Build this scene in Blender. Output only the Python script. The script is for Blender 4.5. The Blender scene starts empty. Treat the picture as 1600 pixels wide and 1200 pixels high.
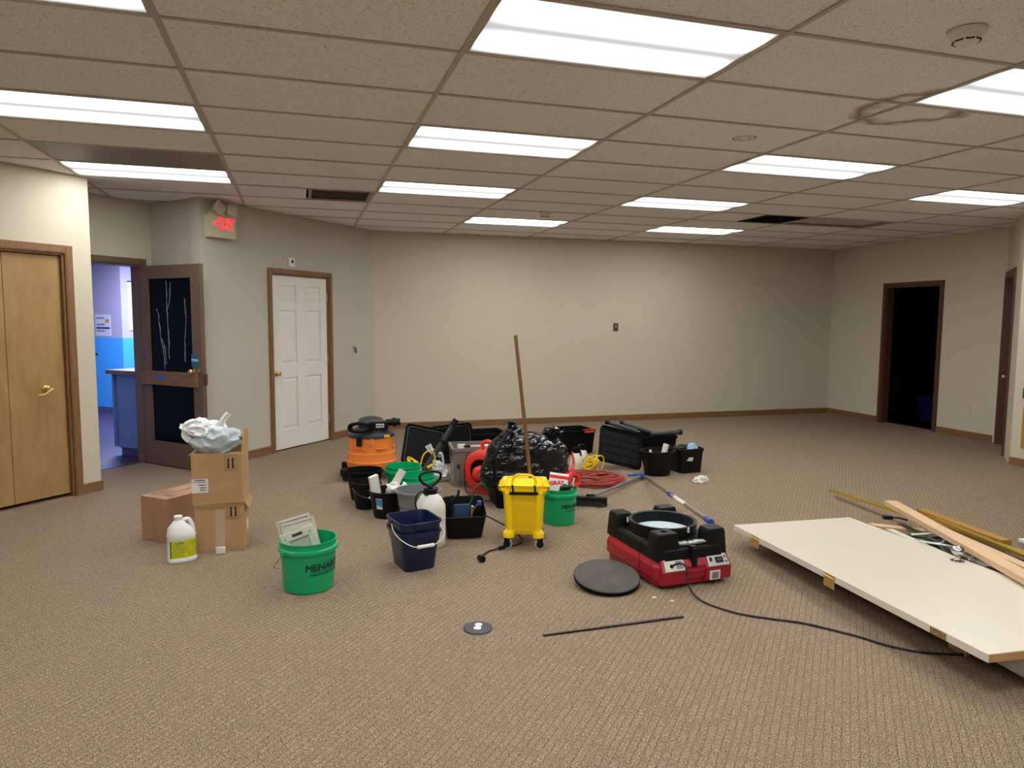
import bpy, bmesh, math, random
from mathutils import Vector, Matrix, noise
PI = math.pi
rnd = random.Random(7)
sc = bpy.context.scene
COL = sc.collection

# ------------------------------------------------------------------ camera, world, exposure
CX, CY, CZ = 0.5044, -2.5568, 1.518
def cam_axes(yaw, pitch, roll):
    f = Vector((math.sin(yaw)*math.cos(pitch), math.cos(yaw)*math.cos(pitch), math.sin(pitch)))
    r = Vector((math.cos(yaw), -math.sin(yaw), 0)); u = r.cross(f)
    return r*math.cos(roll)+u*math.sin(roll), u*math.cos(roll)-r*math.sin(roll), f
cr, cu, cf = cam_axes(0.29236, -0.090703, 0.0065057)
cam = bpy.data.objects.new('camera', bpy.data.cameras.new('camera'))
COL.objects.link(cam)
cam.matrix_world = Matrix(((cr.x, cu.x, -cf.x, CX), (cr.y, cu.y, -cf.y, CY), (cr.z, cu.z, -cf.z, CZ), (0, 0, 0, 1)))
cam.data.sensor_width = 36; cam.data.lens = 36*1111.6/1600
cam.data.clip_start = 0.05; cam.data.clip_end = 60
sc.camera = cam
w = bpy.data.worlds.new('world'); sc.world = w; w.use_nodes = True
w.node_tree.nodes['Background'].inputs[0].default_value = (0.5, 0.5, 0.5, 1)
w.node_tree.nodes['Background'].inputs[1].default_value = 0.0
sc.view_settings.view_transform = 'Standard'; sc.view_settings.look = 'None'
sc.view_settings.gamma = 1; sc.view_settings.use_curve_mapping = False
sc.view_settings.exposure = 0.33
LAMP = 9.0        # mean radiance of a fluorescent diffuser
HALL = 150         # watts of the cool lamp in the hall

# ------------------------------------------------------------------ helpers
def lin(c):
    if isinstance(c, str):
        c = [int(c[i:i+2], 16)/255 for i in (0, 2, 4)]
    return tuple(x/12.92 if x <= 0.04045 else ((x+0.055)/1.055)**2.4 for x in c) + (1,)

class NT:
    def __init__(s, name):
        s.m = bpy.data.materials.new(name); s.m.use_nodes = True
        s.t = s.m.node_tree; s.b = s.t.nodes['Principled BSDF']
    def n(s, typ, **kw):
        nd = s.t.nodes.new(typ)
        for k, v in kw.items():
            if k.startswith('i_'):
                key = k[2:]
                key = int(key) if key.isdigit() else key.replace('_', ' ')
                nd.inputs[key].default_value = v
            else: setattr(nd, k, v)
        return nd
    def l(s, a, b): s.t.links.new(a, b)
    def math(s, op, a, b=None, c=None):
        nd = s.t.nodes.new('ShaderNodeMath'); nd.operation = op
        for i, v in enumerate((a, b, c)):
            if v is None: continue
            if isinstance(v, (int, float)): nd.inputs[i].default_value = v
            else: s.l(v, nd.inputs[i])
        return nd.outputs[0]
    def mix(s, f, a, b):
        nd = s.t.nodes.new('ShaderNodeMix'); nd.data_type = 'RGBA'
        for i, v in ((0, f), (6, a), (7, b)):
            if isinstance(v, (int, float)): nd.inputs[i].default_value = v
            elif isinstance(v, tuple): nd.inputs[i].default_value = v
            else: s.l(v, nd.inputs[i])
        return nd.outputs[2]
    def ramp(s, fac, stops):
        nd = s.t.nodes.new('ShaderNodeValToRGB'); e = nd.color_ramp.elements
        while len(e) < len(stops): e.new(0.5)
        for el, (p, c) in zip(e, stops): el.position = p; el.color = c
        s.l(fac, nd.inputs[0]); return nd.outputs[0]
    def bump(s, h, strength=0.3, dist=0.01):
        nd = s.n('ShaderNodeBump'); nd.inputs['Strength'].default_value = strength; nd.inputs['Distance'].default_value = dist
        s.l(h, nd.inputs['Height']); s.l(nd.outputs[0], s.b.inputs['Normal'])

def mat(name, color, rough=0.5, metal=0.0, spec=None, var=0.0, vscale=8.0, bump=0.0, bscale=60.0, trans=0.0, emit=None, es=0.0, alpha=1.0, coat=0.0):
    t = NT(name); b = t.b
    c = lin(color)
    b.inputs['Roughness'].default_value = rough; b.inputs['Metallic'].default_value = metal
    if spec is not None: b.inputs['Specular IOR Level'].default_value = spec
    b.inputs['Coat Weight'].default_value = coat
    b.inputs['Transmission Weight'].default_value = trans
    b.inputs['Alpha'].default_value = alpha
    tc = t.n('ShaderNodeTexCoord')
    nz = t.n('ShaderNodeTexNoise', i_Scale=vscale, i_Detail=4.0); t.l(tc.outputs['Object'], nz.inputs['Vector'])
    if var > 0:
        d = tuple(x*(1-var) for x in c[:3])+(1,); e = tuple(min(1, x*(1+var)) for x in c[:3])+(1,)
        t.l(t.ramp(nz.outputs[0], [(0.3, d), (0.7, e)]), b.inputs['Base Color'])
    else: b.inputs['Base Color'].default_value = c
    if bump > 0:
        n2 = t.n('ShaderNodeTexNoise', i_Scale=bscale, i_Detail=3.0); t.l(tc.outputs['Object'], n2.inputs['Vector'])
        t.bump(n2.outputs[0], bump, 0.004)
    if emit:
        b.inputs['Emission Color'].default_value = lin(emit); b.inputs['Emission Strength'].default_value = es
    return t.m

def wood(name, c1, c2, axis='X', scale=1.0, rough=0.5, stretch=14, geo=False):
    t = NT(name); tc = t.n('ShaderNodeTexCoord'); mp = t.n('ShaderNodeMapping')
    s = [stretch*scale]*3; s['XYZ'.index(axis)] = scale*0.9
    mp.inputs['Scale'].default_value = s
    t.l(tc.outputs['Object'], mp.inputs[0])
    nz = t.n('ShaderNodeTexNoise', i_Scale=2.2, i_Detail=6.0, i_Roughness=0.62, i_Distortion=0.6); t.l(mp.outputs[0], nz.inputs['Vector'])
    t.l(t.ramp(nz.outputs[0], [(0.3, lin(c1)), (0.7, lin(c2))]), t.b.inputs['Base Color'])
    t.b.inputs['Roughness'].default_value = rough
    t.bump(nz.outputs[0], 0.12, 0.002)
    return t.m

class MB:
    def __init__(s): s.v = []; s.f = []; s.m = []; s.k = 0
    def add(s, vs, fs):
        o = len(s.v); s.v += [tuple(v) for v in vs]
        for f in fs: s.f.append(tuple(i+o for i in f)); s.m.append(s.k)
        return s
    def box(s, cx, cy, cz, sx, sy, sz, M=None):
        a, b, c = sx/2, sy/2, sz/2
        vs = [Vector((x, y, z)) for x in (-a, a) for y in (-b, b) for z in (-c, c)]
        if M is not None: vs = [M @ v for v in vs]
        vs = [v+Vector((cx, cy, cz)) for v in vs]
        return s.add(vs, [(0, 1, 3, 2), (4, 6, 7, 5), (0, 4, 5, 1), (2, 3, 7, 6), (0, 2, 6, 4), (1, 5, 7, 3)])
    def b2(s, x0, x1, y0, y1, z0, z1): return s.box((x0+x1)/2, (y0+y1)/2, (z0+z1)/2, x1-x0, y1-y0, z1-z0)
    def loft(s, rings, cap0=True, cap1=True):
        n = len(rings[0]); vs = [p for r in rings for p in r]; fs = []
        for k in range(len(rings)-1):
            for i in range(n):
                j = (i+1) % n; fs.append((k*n+i, k*n+j, (k+1)*n+j, (k+1)*n+i))
        if cap0: fs.append(tuple(reversed(range(n))))
        if cap1: fs.append(tuple((len(rings)-1)*n+i for i in range(n)))
        return s.add(vs, fs)
    def prism(s, poly, z0, z1): return s.loft([[(x, y, z0) for x, y in poly], [(x, y, z1) for x, y in poly]])
    def lathe(s, prof, seg=28, c=(0, 0, 0), sy=1.0, M=None, cap0=True, cap1=True):
        rings = []
        for r, z in prof:
            ring = []
            for i in range(seg):
                a = 2*PI*i/seg; p = Vector((r*math.cos(a), r*sy*math.sin(a), z))
                if M is not None: p = M @ p
                ring.append(p+Vector(c))
            rings.append(ring)
        return s.loft(rings, cap0, cap1)
    def cyl(s, p0, p1, r0, r1=None, seg=16):
        p0, p1 = Vector(p0), Vector(p1); r1 = r0 if r1 is None else r1
        M = (p1-p0).to_track_quat('Z', 'Y').to_matrix(); L = (p1-p0).length
        return s.lathe([(r0, 0), (r1, L)], seg, p0, 1, M)
    def tube(s, pts, r, seg=8, smooth=0, closed=False):
        P = [Vector(p) for p in pts]
        if smooth: P = crom(P, smooth, closed)
        N = len(P); rings = []; up = None
        for i, p in enumerate(P):
            a = P[(i-1) % N] if (i or closed) else p; b = P[(i+1) % N] if (i < N-1 or closed) else p
            t = (b-a).normalized()
            if up is None: up = t.orthogonal().normalized()
            up = (up - t*up.dot(t)); up = up.normalized() if up.length > 1e-6 else t.orthogonal().normalized()
            sd = t.cross(up); rr = r[i] if isinstance(r, (list, tuple)) and not smooth else (r if not isinstance(r, (list, tuple)) else r[0])
            rings.append([p+up*rr*math.cos(2*PI*k/seg)+sd*rr*math.sin(2*PI*k/seg) for k in range(seg)])
        if closed: rings.append(rings[0]); return s.loft(rings, False, False)
        return s.loft(rings)
    def ball(s, c, r, sc=(1, 1, 1), seg=14, M=None):
        prof = [(max(1e-4, r*math.sin(PI*i/8)), -r*math.cos(PI*i/8)) for i in range(9)]
        S = Matrix.Diagonal(Vector(sc)); S = S if M is None else M @ S
        return s.lathe(prof, seg, c, 1, S)
    def build(s, name, mats, parent=None, smooth=35, bev=0.0, seg=2, loc=None, rotz=None, rot=None, nowarp=None):
        me = bpy.data.meshes.new(name); me.from_pydata(s.v, [], s.f)
        if not isinstance(mats, (list, tuple)): mats = [mats]
        for m in mats: me.materials.append(m)
        me.polygons.foreach_set('material_index', s.m)
        bm = bmesh.new(); bm.from_mesh(me); bmesh.ops.remove_doubles(bm, verts=bm.verts, dist=1e-5)
        bmesh.ops.recalc_face_normals(bm, faces=bm.faces); bm.to_mesh(me); bm.free()
        if smooth:
            me.polygons.foreach_set('use_smooth', [True]*len(me.polygons)); me.set_sharp_from_angle(angle=math.radians(smooth))
        o = bpy.data.objects.new(name, me); COL.objects.link(o)
        if parent: o.parent = parent
        if loc is not None: o.location = loc
        if rotz is not None: o.rotation_euler[2] = rotz
        if rot is not None: o.rotation_euler = rot
        if bev:
            md = o.modifiers.new('bevel', 'BEVEL'); md.width = bev; md.segments = seg; md.limit_method = 'ANGLE'; md.angle_limit = math.radians(40)
        return o

def crom(P, n, closed=False):
    out = []; N = len(P)
    for i in range(N if closed else N-1):
        if closed: a, b, c, d = P[(i-1) % N], P[i], P[(i+1) % N], P[(i+2) % N]
        else: a, b, c, d = P[max(i-1, 0)], P[i], P[i+1], P[min(i+2, N-1)]
        for k in range(n):
            t = k/n
            out.append(0.5*((2*b)+(c-a)*t+(2*a-5*b+4*c-d)*t*t+(3*b-a-3*c+d)*t**3))
    if not closed: out.append(P[-1])
    return out
def rrect(w, d, r, z, n=4, cx=0, cy=0):
    out = []
    for sx, sy, a0 in ((1, 1, 0), (-1, 1, 90), (-1, -1, 180), (1, -1, 270)):
        for k in range(n+1):
            a = math.radians(a0+90*k/n); out.append((cx+sx*(w/2-r)+r*math.cos(a), cy+sy*(d/2-r)+r*math.sin(a), z))
    return out
def tag(o, label=None, cat=None, group=None, kind=None):
    if label: o['label'] = label
    if cat: o['category'] = cat
    if group: o['group'] = group
    if kind: o['kind'] = kind
    return o
def thing(name, label, cat, loc=(0, 0, 0), rotz=0.0, group=None, rot=None):
    o = bpy.data.objects.new(name, None); o.empty_display_size = 0.05; COL.objects.link(o)
    o.location = loc; o.rotation_euler = rot if rot else (0, 0, rotz)
    return tag(o, label, cat, group)
def struct(name, loc=(0, 0, 0), rotz=0.0, label=None):
    o = bpy.data.objects.new(name, None); o.empty_display_size = 0.05; COL.objects.link(o)
    o.location = loc; o.rotation_euler = (0, 0, rotz); o['kind'] = 'structure'
    if label: o['label'] = label
    return o
def text(body, size, m, parent, name, loc, rot=(PI/2, 0, 0), ext=0.0006, bold=0.0, cyl_r=None, align='CENTER', shear=0.0, a0=0.0, sx=1.0, thick=0.0):
    cu_ = bpy.data.curves.new('txt', 'FONT'); cu_.body = body; cu_.size = size; cu_.extrude = ext; cu_.offset = bold
    cu_.align_x = align; cu_.align_y = 'CENTER'; cu_.shear = shear; cu_.resolution_u = 2
    o = bpy.data.objects.new('txt', cu_); COL.objects.link(o)
    bpy.context.view_layer.update()
    me = bpy.data.meshes.new_from_object(o.evaluated_get(bpy.context.evaluated_depsgraph_get()))
    bpy.data.objects.remove(o)
    if thick:
        V0 = [v.co.copy() for v in me.vertices]; F0 = [tuple(p.vertices) for p in me.polygons]; me = bpy.data.meshes.new('lettering'); VV = []; FF = []
        for dx, dy in ((-thick, 0), (thick, 0), (0, thick), (0, -thick)):
            FF += [tuple(i+len(VV) for i in f) for f in F0]; VV += [v+Vector((dx, dy, 0)) for v in V0]
        me.from_pydata(VV, [], FF)
    if cyl_r:                         # wrap round a vertical cylinder, upright, centred on angle a0
        for v in me.vertices:
            x, y, z = v.co; a = a0 + x*sx/cyl_r; rr = cyl_r+z
            v.co = (rr*math.cos(a), rr*math.sin(a), y)
        rot = (0, 0, 0)
    else:
        for v in me.vertices: v.co.x *= sx
    me.materials.clear(); me.materials.append(m)
    q = bpy.data.objects.new(name, me); COL.objects.link(q); q.parent = parent; q.location = loc; q.rotation_euler = rot
    return q

# ------------------------------------------------------------------ materials
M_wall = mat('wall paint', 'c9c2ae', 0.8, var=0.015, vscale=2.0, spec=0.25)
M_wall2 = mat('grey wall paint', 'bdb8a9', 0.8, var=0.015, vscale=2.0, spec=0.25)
M_trim = wood('brown oak trim', '6e4d2f', '8d6844', 'Z', 3.0, 0.5)
M_trimx = wood('brown oak baseboard', '6e4d2f', '8a6845', 'X', 3.0, 0.5)
M_dtrim = wood('dark walnut trim', '4a2c20', '5c3a28', 'Z', 3.0, 0.5)
M_gtrim = wood('taupe stained door frame', '5e4a3a', '745c45', 'Z', 3.0, 0.45)
M_birch = wood('birch plywood', '967447', 'ab8a59', 'Z', 1.3, 0.42, 3.5)
M_pine = wood('pine board', 'c9a883', 'dcbd97', 'X', 2.0, 0.6, 12)
M_golden = wood('varnished yellow wood', '9c7430', 'b88a3e', 'X', 2.0, 0.45)
M_white = mat('white door paint', 'e4e3da', 0.45, var=0.02)
M_cream = mat('cream painted door', 'd6d0be', 0.3, var=0.01, vscale=1.5)
M_brass = mat('brass', 'd9bd80', 0.32, 0.9)
M_chrome = mat('chrome', 'd0d0d4', 0.12, 1.0)
M_steel = mat('brushed steel', 'a6a6a2', 0.35, 1.0)
M_bwire = mat('steel wire', '8c8c88', 0.35, 0.9)
M_black = mat('black plastic', '0f0f10', 0.45, var=0.15, vscale=12, spec=0.22)
M_blackm = mat('matt black plastic', '060607', 0.6, var=0.2, vscale=10, spec=0.14)
M_rub = mat('black rubber', '0e0e0f', 0.6)
M_dgrey = mat('dark grey plastic', '33363c', 0.45)
M_grey = mat('grey plastic', '74767a', 0.4, var=0.05)
M_crate = mat('warm grey crate plastic', '75726c', 0.5, var=0.08, vscale=6)
M_green = mat('green pail plastic', '00a366', 0.32, var=0.04)
M_navy = mat('navy blue plastic', '0b1842', 0.3, var=0.04)
M_yel = mat('yellow mop bucket plastic', 'ffd80c', 0.35, var=0.03)
M_red = mat('red housing plastic', 'a0172b', 0.38, var=0.10, vscale=9, bump=0.05)
M_brightred = mat('bright red plastic', 'e2352a', 0.4, var=0.05)
M_orange = mat('orange drum plastic', 'f28a3c', 0.42, var=0.04)
M_wht = mat('white plastic', 'e6e6e2', 0.35)
M_offw = mat('off white metal', 'd2cfc0', 0.45, var=0.04)
M_milk = mat('milky white tank', 'dcdbd0', 0.35, var=0.03)
M_card = mat('cardboard', 'b18f66', 0.75, var=0.05, vscale=5)
M_card2 = mat('reddish cardboard', 'ab8568', 0.75, var=0.05, vscale=5)
M_ink = mat('black ink', '15120f', 0.6)
M_dginkgreen = mat('dark green ink', '02382a', 0.5)
M_paper = mat('white paper label', 'dfdfdb', 0.6)
M_blue = mat('blue plastic', '2a47a8', 0.4)
M_tape = mat('blue painter tape', '1c6fc4', 0.7)
M_teal = mat('teal sticker', '08678a', 0.5)
M_ycord = mat('yellow cord', 'e8c81e', 0.45)
M_rcord = mat('dull red cord', '9c3a30', 0.5, var=0.1)
M_gold = mat('yellow label', 'c3c416', 0.5, var=0.2, vscale=30)
M_olive = mat('green label', '5a8a4a', 0.5)
M_lilac = mat('lavender wall paint', 'b8b0bc', 0.75)
M_bluew = mat('bright blue wall paint', '45b0f0', 0.7)
M_hfloor = wood('blue lit dark wood floor', '35263a', '4a3650', 'X', 0.6, 0.45, 10)  # plum tone puts the hall's blue light into the dark wood colour
M_ctop = mat('taupe laminate countertop', '7a6458', 0.4)
M_cpan = mat('blue grey laminate', '6c8cc4', 0.5)
M_dark = mat('shade darkened room paint', '2e2e2d', 0.8)  # darkness of the unlit store room put into the paint colour
M_gridm = mat('painted ceiling grid metal', 'b5aca0', 0.5)
M_gridd = mat('grey ceiling vent metal', '8d8678', 0.5)
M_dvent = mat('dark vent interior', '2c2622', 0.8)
M_offlens = mat('unlit lens', 'b4b2a6', 0.2)
M_det = mat('pale detector plastic', 'dcd9d2', 0.5)
M_exitred = mat('lit red exit letters', 'ff2a38', 0.5, emit='ff2038', es=1.6)
M_exit = mat('cream exit sign housing', 'c8c0a6', 0.5)
M_lens = mat('clear lamp lens', 'c9bfb4', 0.2, bump=0.4, bscale=90)
M_glassd = mat('dark door glass', '0b0d13', 0.12, spec=0.05)
M_film = mat('creased plastic film glints', '8a90b8', 0.25, alpha=0.5)  # whitish tone paints the highlights along the creases of the film
M_foam = mat('grey filter foam', '504c47', 0.85, var=0.22, vscale=9, bump=0.3, bscale=120)
M_filter = mat('pale blue white filter media', 'b9c8d2', 0.8, var=0.12, vscale=40, bump=0.4, bscale=150)
M_clear = mat('clear plastic tube', 'e8e6e0', 0.08, trans=0.0, alpha=0.08)
M_tissue = mat('white tissue', 'e2e2d6', 0.8, bump=0.4, bscale=70)
M_skyb = mat('light blue cloth', '8fb4d8', 0.7)
M_greenh = mat('dark green rubber', '24402e', 0.5)

def mk_bagmat(name, c, rough, strength, scale, alpha=1.0, stretch=(1, 1, 1), trans=0.0):
    t = NT(name); tc = t.n('ShaderNodeTexCoord'); mp = t.n('ShaderNodeMapping'); mp.inputs['Scale'].default_value = stretch
    t.l(tc.outputs['Object'], mp.inputs[0])
    nz = t.n('ShaderNodeTexNoise', i_Scale=scale, i_Detail=4.0, i_Distortion=1.2); t.l(mp.outputs[0], nz.inputs['Vector'])
    nz.noise_type = 'RIDGED_MULTIFRACTAL'
    t.b.inputs['Base Color'].default_value = lin(c); t.b.inputs['Roughness'].default_value = rough
    t.b.inputs['Alpha'].default_value = alpha
    t.bump(nz.outputs[0], strength, 0.03)
    return t.m
M_bag = mk_bagmat('shiny black bag film', '101116', 0.15, 0.7, 4.5, stretch=(1, 1, 3.4))
M_wbag = mk_bagmat('thin white bag film', 'dfe2e4', 0.35, 0.5, 9)
M_wbagi = mk_bagmat('pale grey bag film', 'b9c6cc', 0.35, 0.5, 9)

def mk_carpet():
    t = NT('loop carpet'); g = t.n('ShaderNodeNewGeometry'); mp = t.n('ShaderNodeMapping')
    mp.inputs['Rotation'].default_value = (0, 0, math.radians(41.9))
    t.l(g.outputs['Position'], mp.inputs[0])
    sx = t.n('ShaderNodeSeparateXYZ'); t.l(mp.outputs[0], sx.inputs[0]); X, Y = sx.outputs[0], sx.outputs[1]
    col = t.math('DIVIDE', X, 0.030); ci = t.math('FLOOR', col); cf_ = t.math('FRACT', col)
    wn = t.n('ShaderNodeTexWhiteNoise'); wn.noise_dimensions = '1D'; t.l(ci, wn.inputs['W'])
    row = t.math('ADD', t.math('DIVIDE', Y, 0.028), wn.outputs[0]); ri = t.math('FLOOR', row); rf = t.math('FRACT', row)
    edge = t.math('ABSOLUTE', t.math('SUBTRACT', cf_, 0.5))                       # .5 at column joints
    line = t.math('SMOOTH_MIN', 1.0, t.math('MAXIMUM', 0.0, t.math('MULTIPLY', t.math('SUBTRACT', edge, 0.40), 11.0)), 0.1)
    rip = t.math('ADD', t.math('MULTIPLY', t.math('SINE', t.math('MULTIPLY', cf_, 6.2832*4)), 0.5), 0.5)
    half = t.math('GREATER_THAN', rf, 0.45)
    rip2 = t.math('MULTIPLY', rip, half)
    v = t.n('ShaderNodeCombineXYZ'); t.l(ci, v.inputs[0]); t.l(ri, v.inputs[1])
    w2 = t.n('ShaderNodeTexWhiteNoise'); w2.noise_dimensions = '2D'; t.l(v.outputs[0], w2.inputs['Vector'])
    lw = t.math('MULTIPLY', line, t.math('ADD', 0.10, t.math('MULTIPLY', w2.outputs[0], 1.0)))
    nz = t.n('ShaderNodeTexNoise', i_Scale=210.0, i_Detail=3.0); t.l(g.outputs['Position'], nz.inputs['Vector'])
    nb = t.n('ShaderNodeTexNoise', i_Scale=1.3, i_Detail=4.0); t.l(g.outputs['Position'], nb.inputs['Vector'])
    c = t.ramp(nz.outputs[0], [(0.39, lin('57483b')), (0.5, lin('94806a')), (0.61, lin('c4b298'))])
    cell = t.ramp(w2.outputs[0], [(0.0, (0.87, 0.87, 0.87, 1)), (1.0, (1.05, 1.05, 1.05, 1))])
    mm = t.n('ShaderNodeMix'); mm.data_type = 'RGBA'; mm.blend_type = 'MULTIPLY'; mm.inputs[0].default_value = 1.0
    t.l(c, mm.inputs[6]); t.l(cell, mm.inputs[7]); c = mm.outputs[2]
    n4 = t.n('ShaderNodeTexNoise', i_Scale=85.0, i_Detail=2.0); t.l(g.outputs['Position'], n4.inputs['Vector'])
    c = t.mix(t.math('MULTIPLY', t.math('GREATER_THAN', n4.outputs[0], 0.60), 0.45), c, lin('54453a'))
    c = t.mix(t.math('MULTIPLY', rip2, 0.34), c, lin('6e5c4b'))
    c = t.mix(t.math('MULTIPLY', lw, 0.62), c, lin('42352a'))
    c = t.mix(t.math('MULTIPLY', t.math('SUBTRACT', nb.outputs[0], 0.35), 0.5), c, lin('948069'))
    t.l(c, t.b.inputs['Base Color']); t.b.inputs['Roughness'].default_value = 0.95; t.b.inputs['Specular IOR Level'].default_value = 0.15
    h = t.math('SUBTRACT', t.math('ADD', t.math('MULTIPLY', nz.outputs[0], 0.8), t.math('MULTIPLY', rip2, -0.4)), t.math('MULTIPLY', line, 0.7))
    t.bump(h, 0.7, 0.004)
    return t.m
M_carpet = mk_carpet()

def mk_tile():
    t = NT('fissured ceiling tile'); g = t.n('ShaderNodeNewGeometry'); P = g.outputs['Position']
    mp = t.n('ShaderNodeMapping'); mp.inputs['Scale'].default_value = (1, 1.35, 1); mp.inputs['Rotation'].default_value = (0, 0, 0.4); t.l(P, mp.inputs[0])
    a = t.n('ShaderNodeTexNoise', i_Scale=105.0, i_Detail=2.5, i_Roughness=0.5, i_Distortion=1.3); t.l(mp.outputs[0], a.inputs['Vector'])
    b = t.n('ShaderNodeTexNoise', i_Scale=230.0, i_Detail=1.0); t.l(P, b.inputs['Vector'])
    fis = t.ramp(a.outputs[0], [(0.33, (1, 1, 1, 1)), (0.385, (0, 0, 0, 1))])
    pin = t.ramp(b.outputs[0], [(0.26, (1, 1, 1, 1)), (0.32, (0, 0, 0, 1))])
    base = lin('cbbfae')
    big = t.n('ShaderNodeTexNoise', i_Scale=0.8); t.l(P, big.inputs['Vector'])
    c = t.mix(big.outputs[0], lin('eaeaec'), lin('f2f2f4'))
    c = t.mix(t.math('MULTIPLY', fis, 0.85), c, lin('6f665a'))
    c = t.mix(t.math('MULTIPLY', pin, 0.5), c, lin('7d705f'))
    nz = t.n('ShaderNodeTexNoise', i_Scale=5.0, i_Detail=4.0); t.l(P, nz.inputs['Vector'])
    for (x, y, r, wd, am) in ((3.80, 0.66, 0.30, 0.07, 0.85), (3.28, 1.52, 0.065, 0.013, 0.9), (3.28, 1.52, 0.035, 0.010, 0.9), (3.20, 4.30, 0.05, 0.02, 0.3)):
        vm = t.n('ShaderNodeVectorMath', operation='DISTANCE'); t.l(P, vm.inputs[0]); vm.inputs[1].default_value = (x, y, 2.686)
        d = t.math('ADD', vm.outputs['Value'], t.math('MULTIPLY', t.math('SUBTRACT', nz.outputs[0], 0.5), 0.30 if r > 0.1 else 0.02))
        k = t.math('MULTIPLY', t.math('MAXIMUM', 0.0, t.math('SUBTRACT', 1.0, t.math('DIVIDE', t.math('ABSOLUTE', t.math('SUBTRACT', d, r)), wd))), am)
        c = t.mix(k, c, lin('8a6a42'))
    t.l(c, t.b.inputs['Base Color']); t.b.inputs['Roughness'].default_value = 0.9; t.b.inputs['Specular IOR Level'].default_value = 0.1
    t.bump(t.math('MULTIPLY', fis, -1.0), 0.4, 0.004)
    return t.m
M_tile = mk_tile()

def mk_diffuser():
    t = NT('lit prismatic diffuser'); tc = t.n('ShaderNodeTexCoord'); sx = t.n('ShaderNodeSeparateXYZ'); t.l(tc.outputs['Object'], sx.inputs[0])
    Yv = t.math('ABSOLUTE', sx.outputs[1])
    band = t.math('EXPONENT', t.math('MULTIPLY', t.math('POWER', t.math('DIVIDE', t.math('SUBTRACT', Yv, 0.15), 0.058), 2.0), -1.0))
    ex = t.math('SMOOTH_MIN', 1.0, t.math('MULTIPLY', t.math('SUBTRACT', 0.60, t.math('ABSOLUTE', sx.outputs[0])), 9.0), 0.3)
    st = t.math('ADD', 0.46, t.math('MULTIPLY', t.math('MULTIPLY', band, ex), LAMP*2.65))
    em = t.n('ShaderNodeEmission'); em.inputs[0].default_value = (1.0, 0.99, 0.975, 1); t.l(st, em.inputs[1])
    out = [n for n in t.t.nodes if n.type == 'OUTPUT_MATERIAL'][0]
    t.l(em.outputs[0], out.inputs[0])
    return t.m
M_diff = mk_diffuser()

# ------------------------------------------------------------------ room shell
U = Vector((0.66808, 0.74409, 0)); N = Vector((0.74409, -0.66808, 0)); AU = math.atan2(U.y, U.x); AN = math.atan2(N.y, N.x)
P1 = Vector((-1.175, 4.367, 0)); P2 = Vector((-0.934, 5.663, 0)); P3 = P2+N*0.766
P4 = P3+U*((7.21-P3.y)/U.y); P5 = Vector((8.93, 7.21, 0)); P6 = Vector((8.93, 4.20, 0)); P7 = Vector((7.80, 3.12, 0))
Pret = P1-N*0.686
P0 = P1-U*3.4
H = 2.684; T = 0.12
YB = -5.2
def wall(name, P, Q, openings=(), m=M_wall, z1=H, base=None, label=None, ext=(0, 0), thick=T):
    d = (Q-P); L = d.length; a = math.atan2(d.y, d.x)
    mb = MB(); x = -ext[0]
    for (t0, t1, zt) in sorted(openings):
        mb.b2(x, t0, 0, thick, 0, z1); mb.b2(t0, t1, 0, thick, zt, z1); x = t1
    if x < L+ext[1]: mb.b2(x, L+ext[1], 0, thick, 0, z1)
    o = mb.build(name, m, smooth=0, loc=P, rotz=a); o['kind'] = 'structure'
    if label: o['label'] = label
    return o, a, L
def baseb(name, P, Q, t0=0.0, t1=None, m=M_trimx, h=0.088):
    d = Q-P; L = d.length; a = math.atan2(d.y, d.x); t1 = L if t1 is None else t1
    mb = MB(); mb.prism([(t0, 0), (t0, -0.013), (t1, -0.013), (t1, 0)], 0, h-0.008)
    mb.loft([[(t0, 0, h-0.008), (t0, -0.013, h-0.008), (t1, -0.013, h-0.008), (t1, 0, h-0.008)], [(t0, 0, h), (t0, -0.006, h), (t1, -0.006, h), (t1, 0, h)]])
    o = mb.build(name, m, smooth=0, loc=P, rotz=a); o['kind'] = 'structure'; return o

fl = MB(); fl.b2(-6, 10.2, YB-0.3, 7.4, -0.08, 0); f = fl.build('floor', M_carpet, smooth=0); f['kind'] = 'structure'; f['label'] = 'beige and brown loop pile carpet'
# closet wall, opening 1.83 m wide
CL0, CL1 = 3.4-0.234-1.83, 3.4-0.234
_, aC, LC = wall('wall_left', P0, P1, [(CL0, CL1, 2.035)], label='pale wall holding the folding closet doors', ext=(0.3, 0))
wall('wall_return', P1-N*0.004, Pret, m=M_wall, ext=(0, 0), thick=0.10)
W2L = (P2-Pret).length
D1a, D1b = W2L-0.135-0.92, W2L-0.135
wall('wall_entry', Pret, P2, [(D1a, D1b, 2.045)], label='short wall over the open glazed door', ext=(0.12, 0.0))
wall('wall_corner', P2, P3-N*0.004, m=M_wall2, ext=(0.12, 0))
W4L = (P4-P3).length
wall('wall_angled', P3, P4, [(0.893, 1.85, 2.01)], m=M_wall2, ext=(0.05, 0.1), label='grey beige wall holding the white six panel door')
wall('wall_back', P4, P5, ext=(0.1, 0.12), label='long plain beige back wall')
wall('wall_right', P5, P6, [(1.14, 2.07, 2.03)], ext=(0, 0.1), label='beige wall with the dark doorway')
W6L = (P7-P6).length
wall('wall_recess', P6, P7-(P7-P6).normalized()*0.003, [(0.09, 0.95, 2.06)])
wall('wall_near_right', P7, Vector((7.80, YB, 0)))
wall('wall_behind', Vector((7.80, YB, 0)), Vector((-3.6, YB, 0)), ext=(0.1, 0.1))
wall('wall_near_left', Vector((-3.6, YB, 0)), Vector((-3.6, P0.y, 0)), ext=(0, 0.5))
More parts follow.
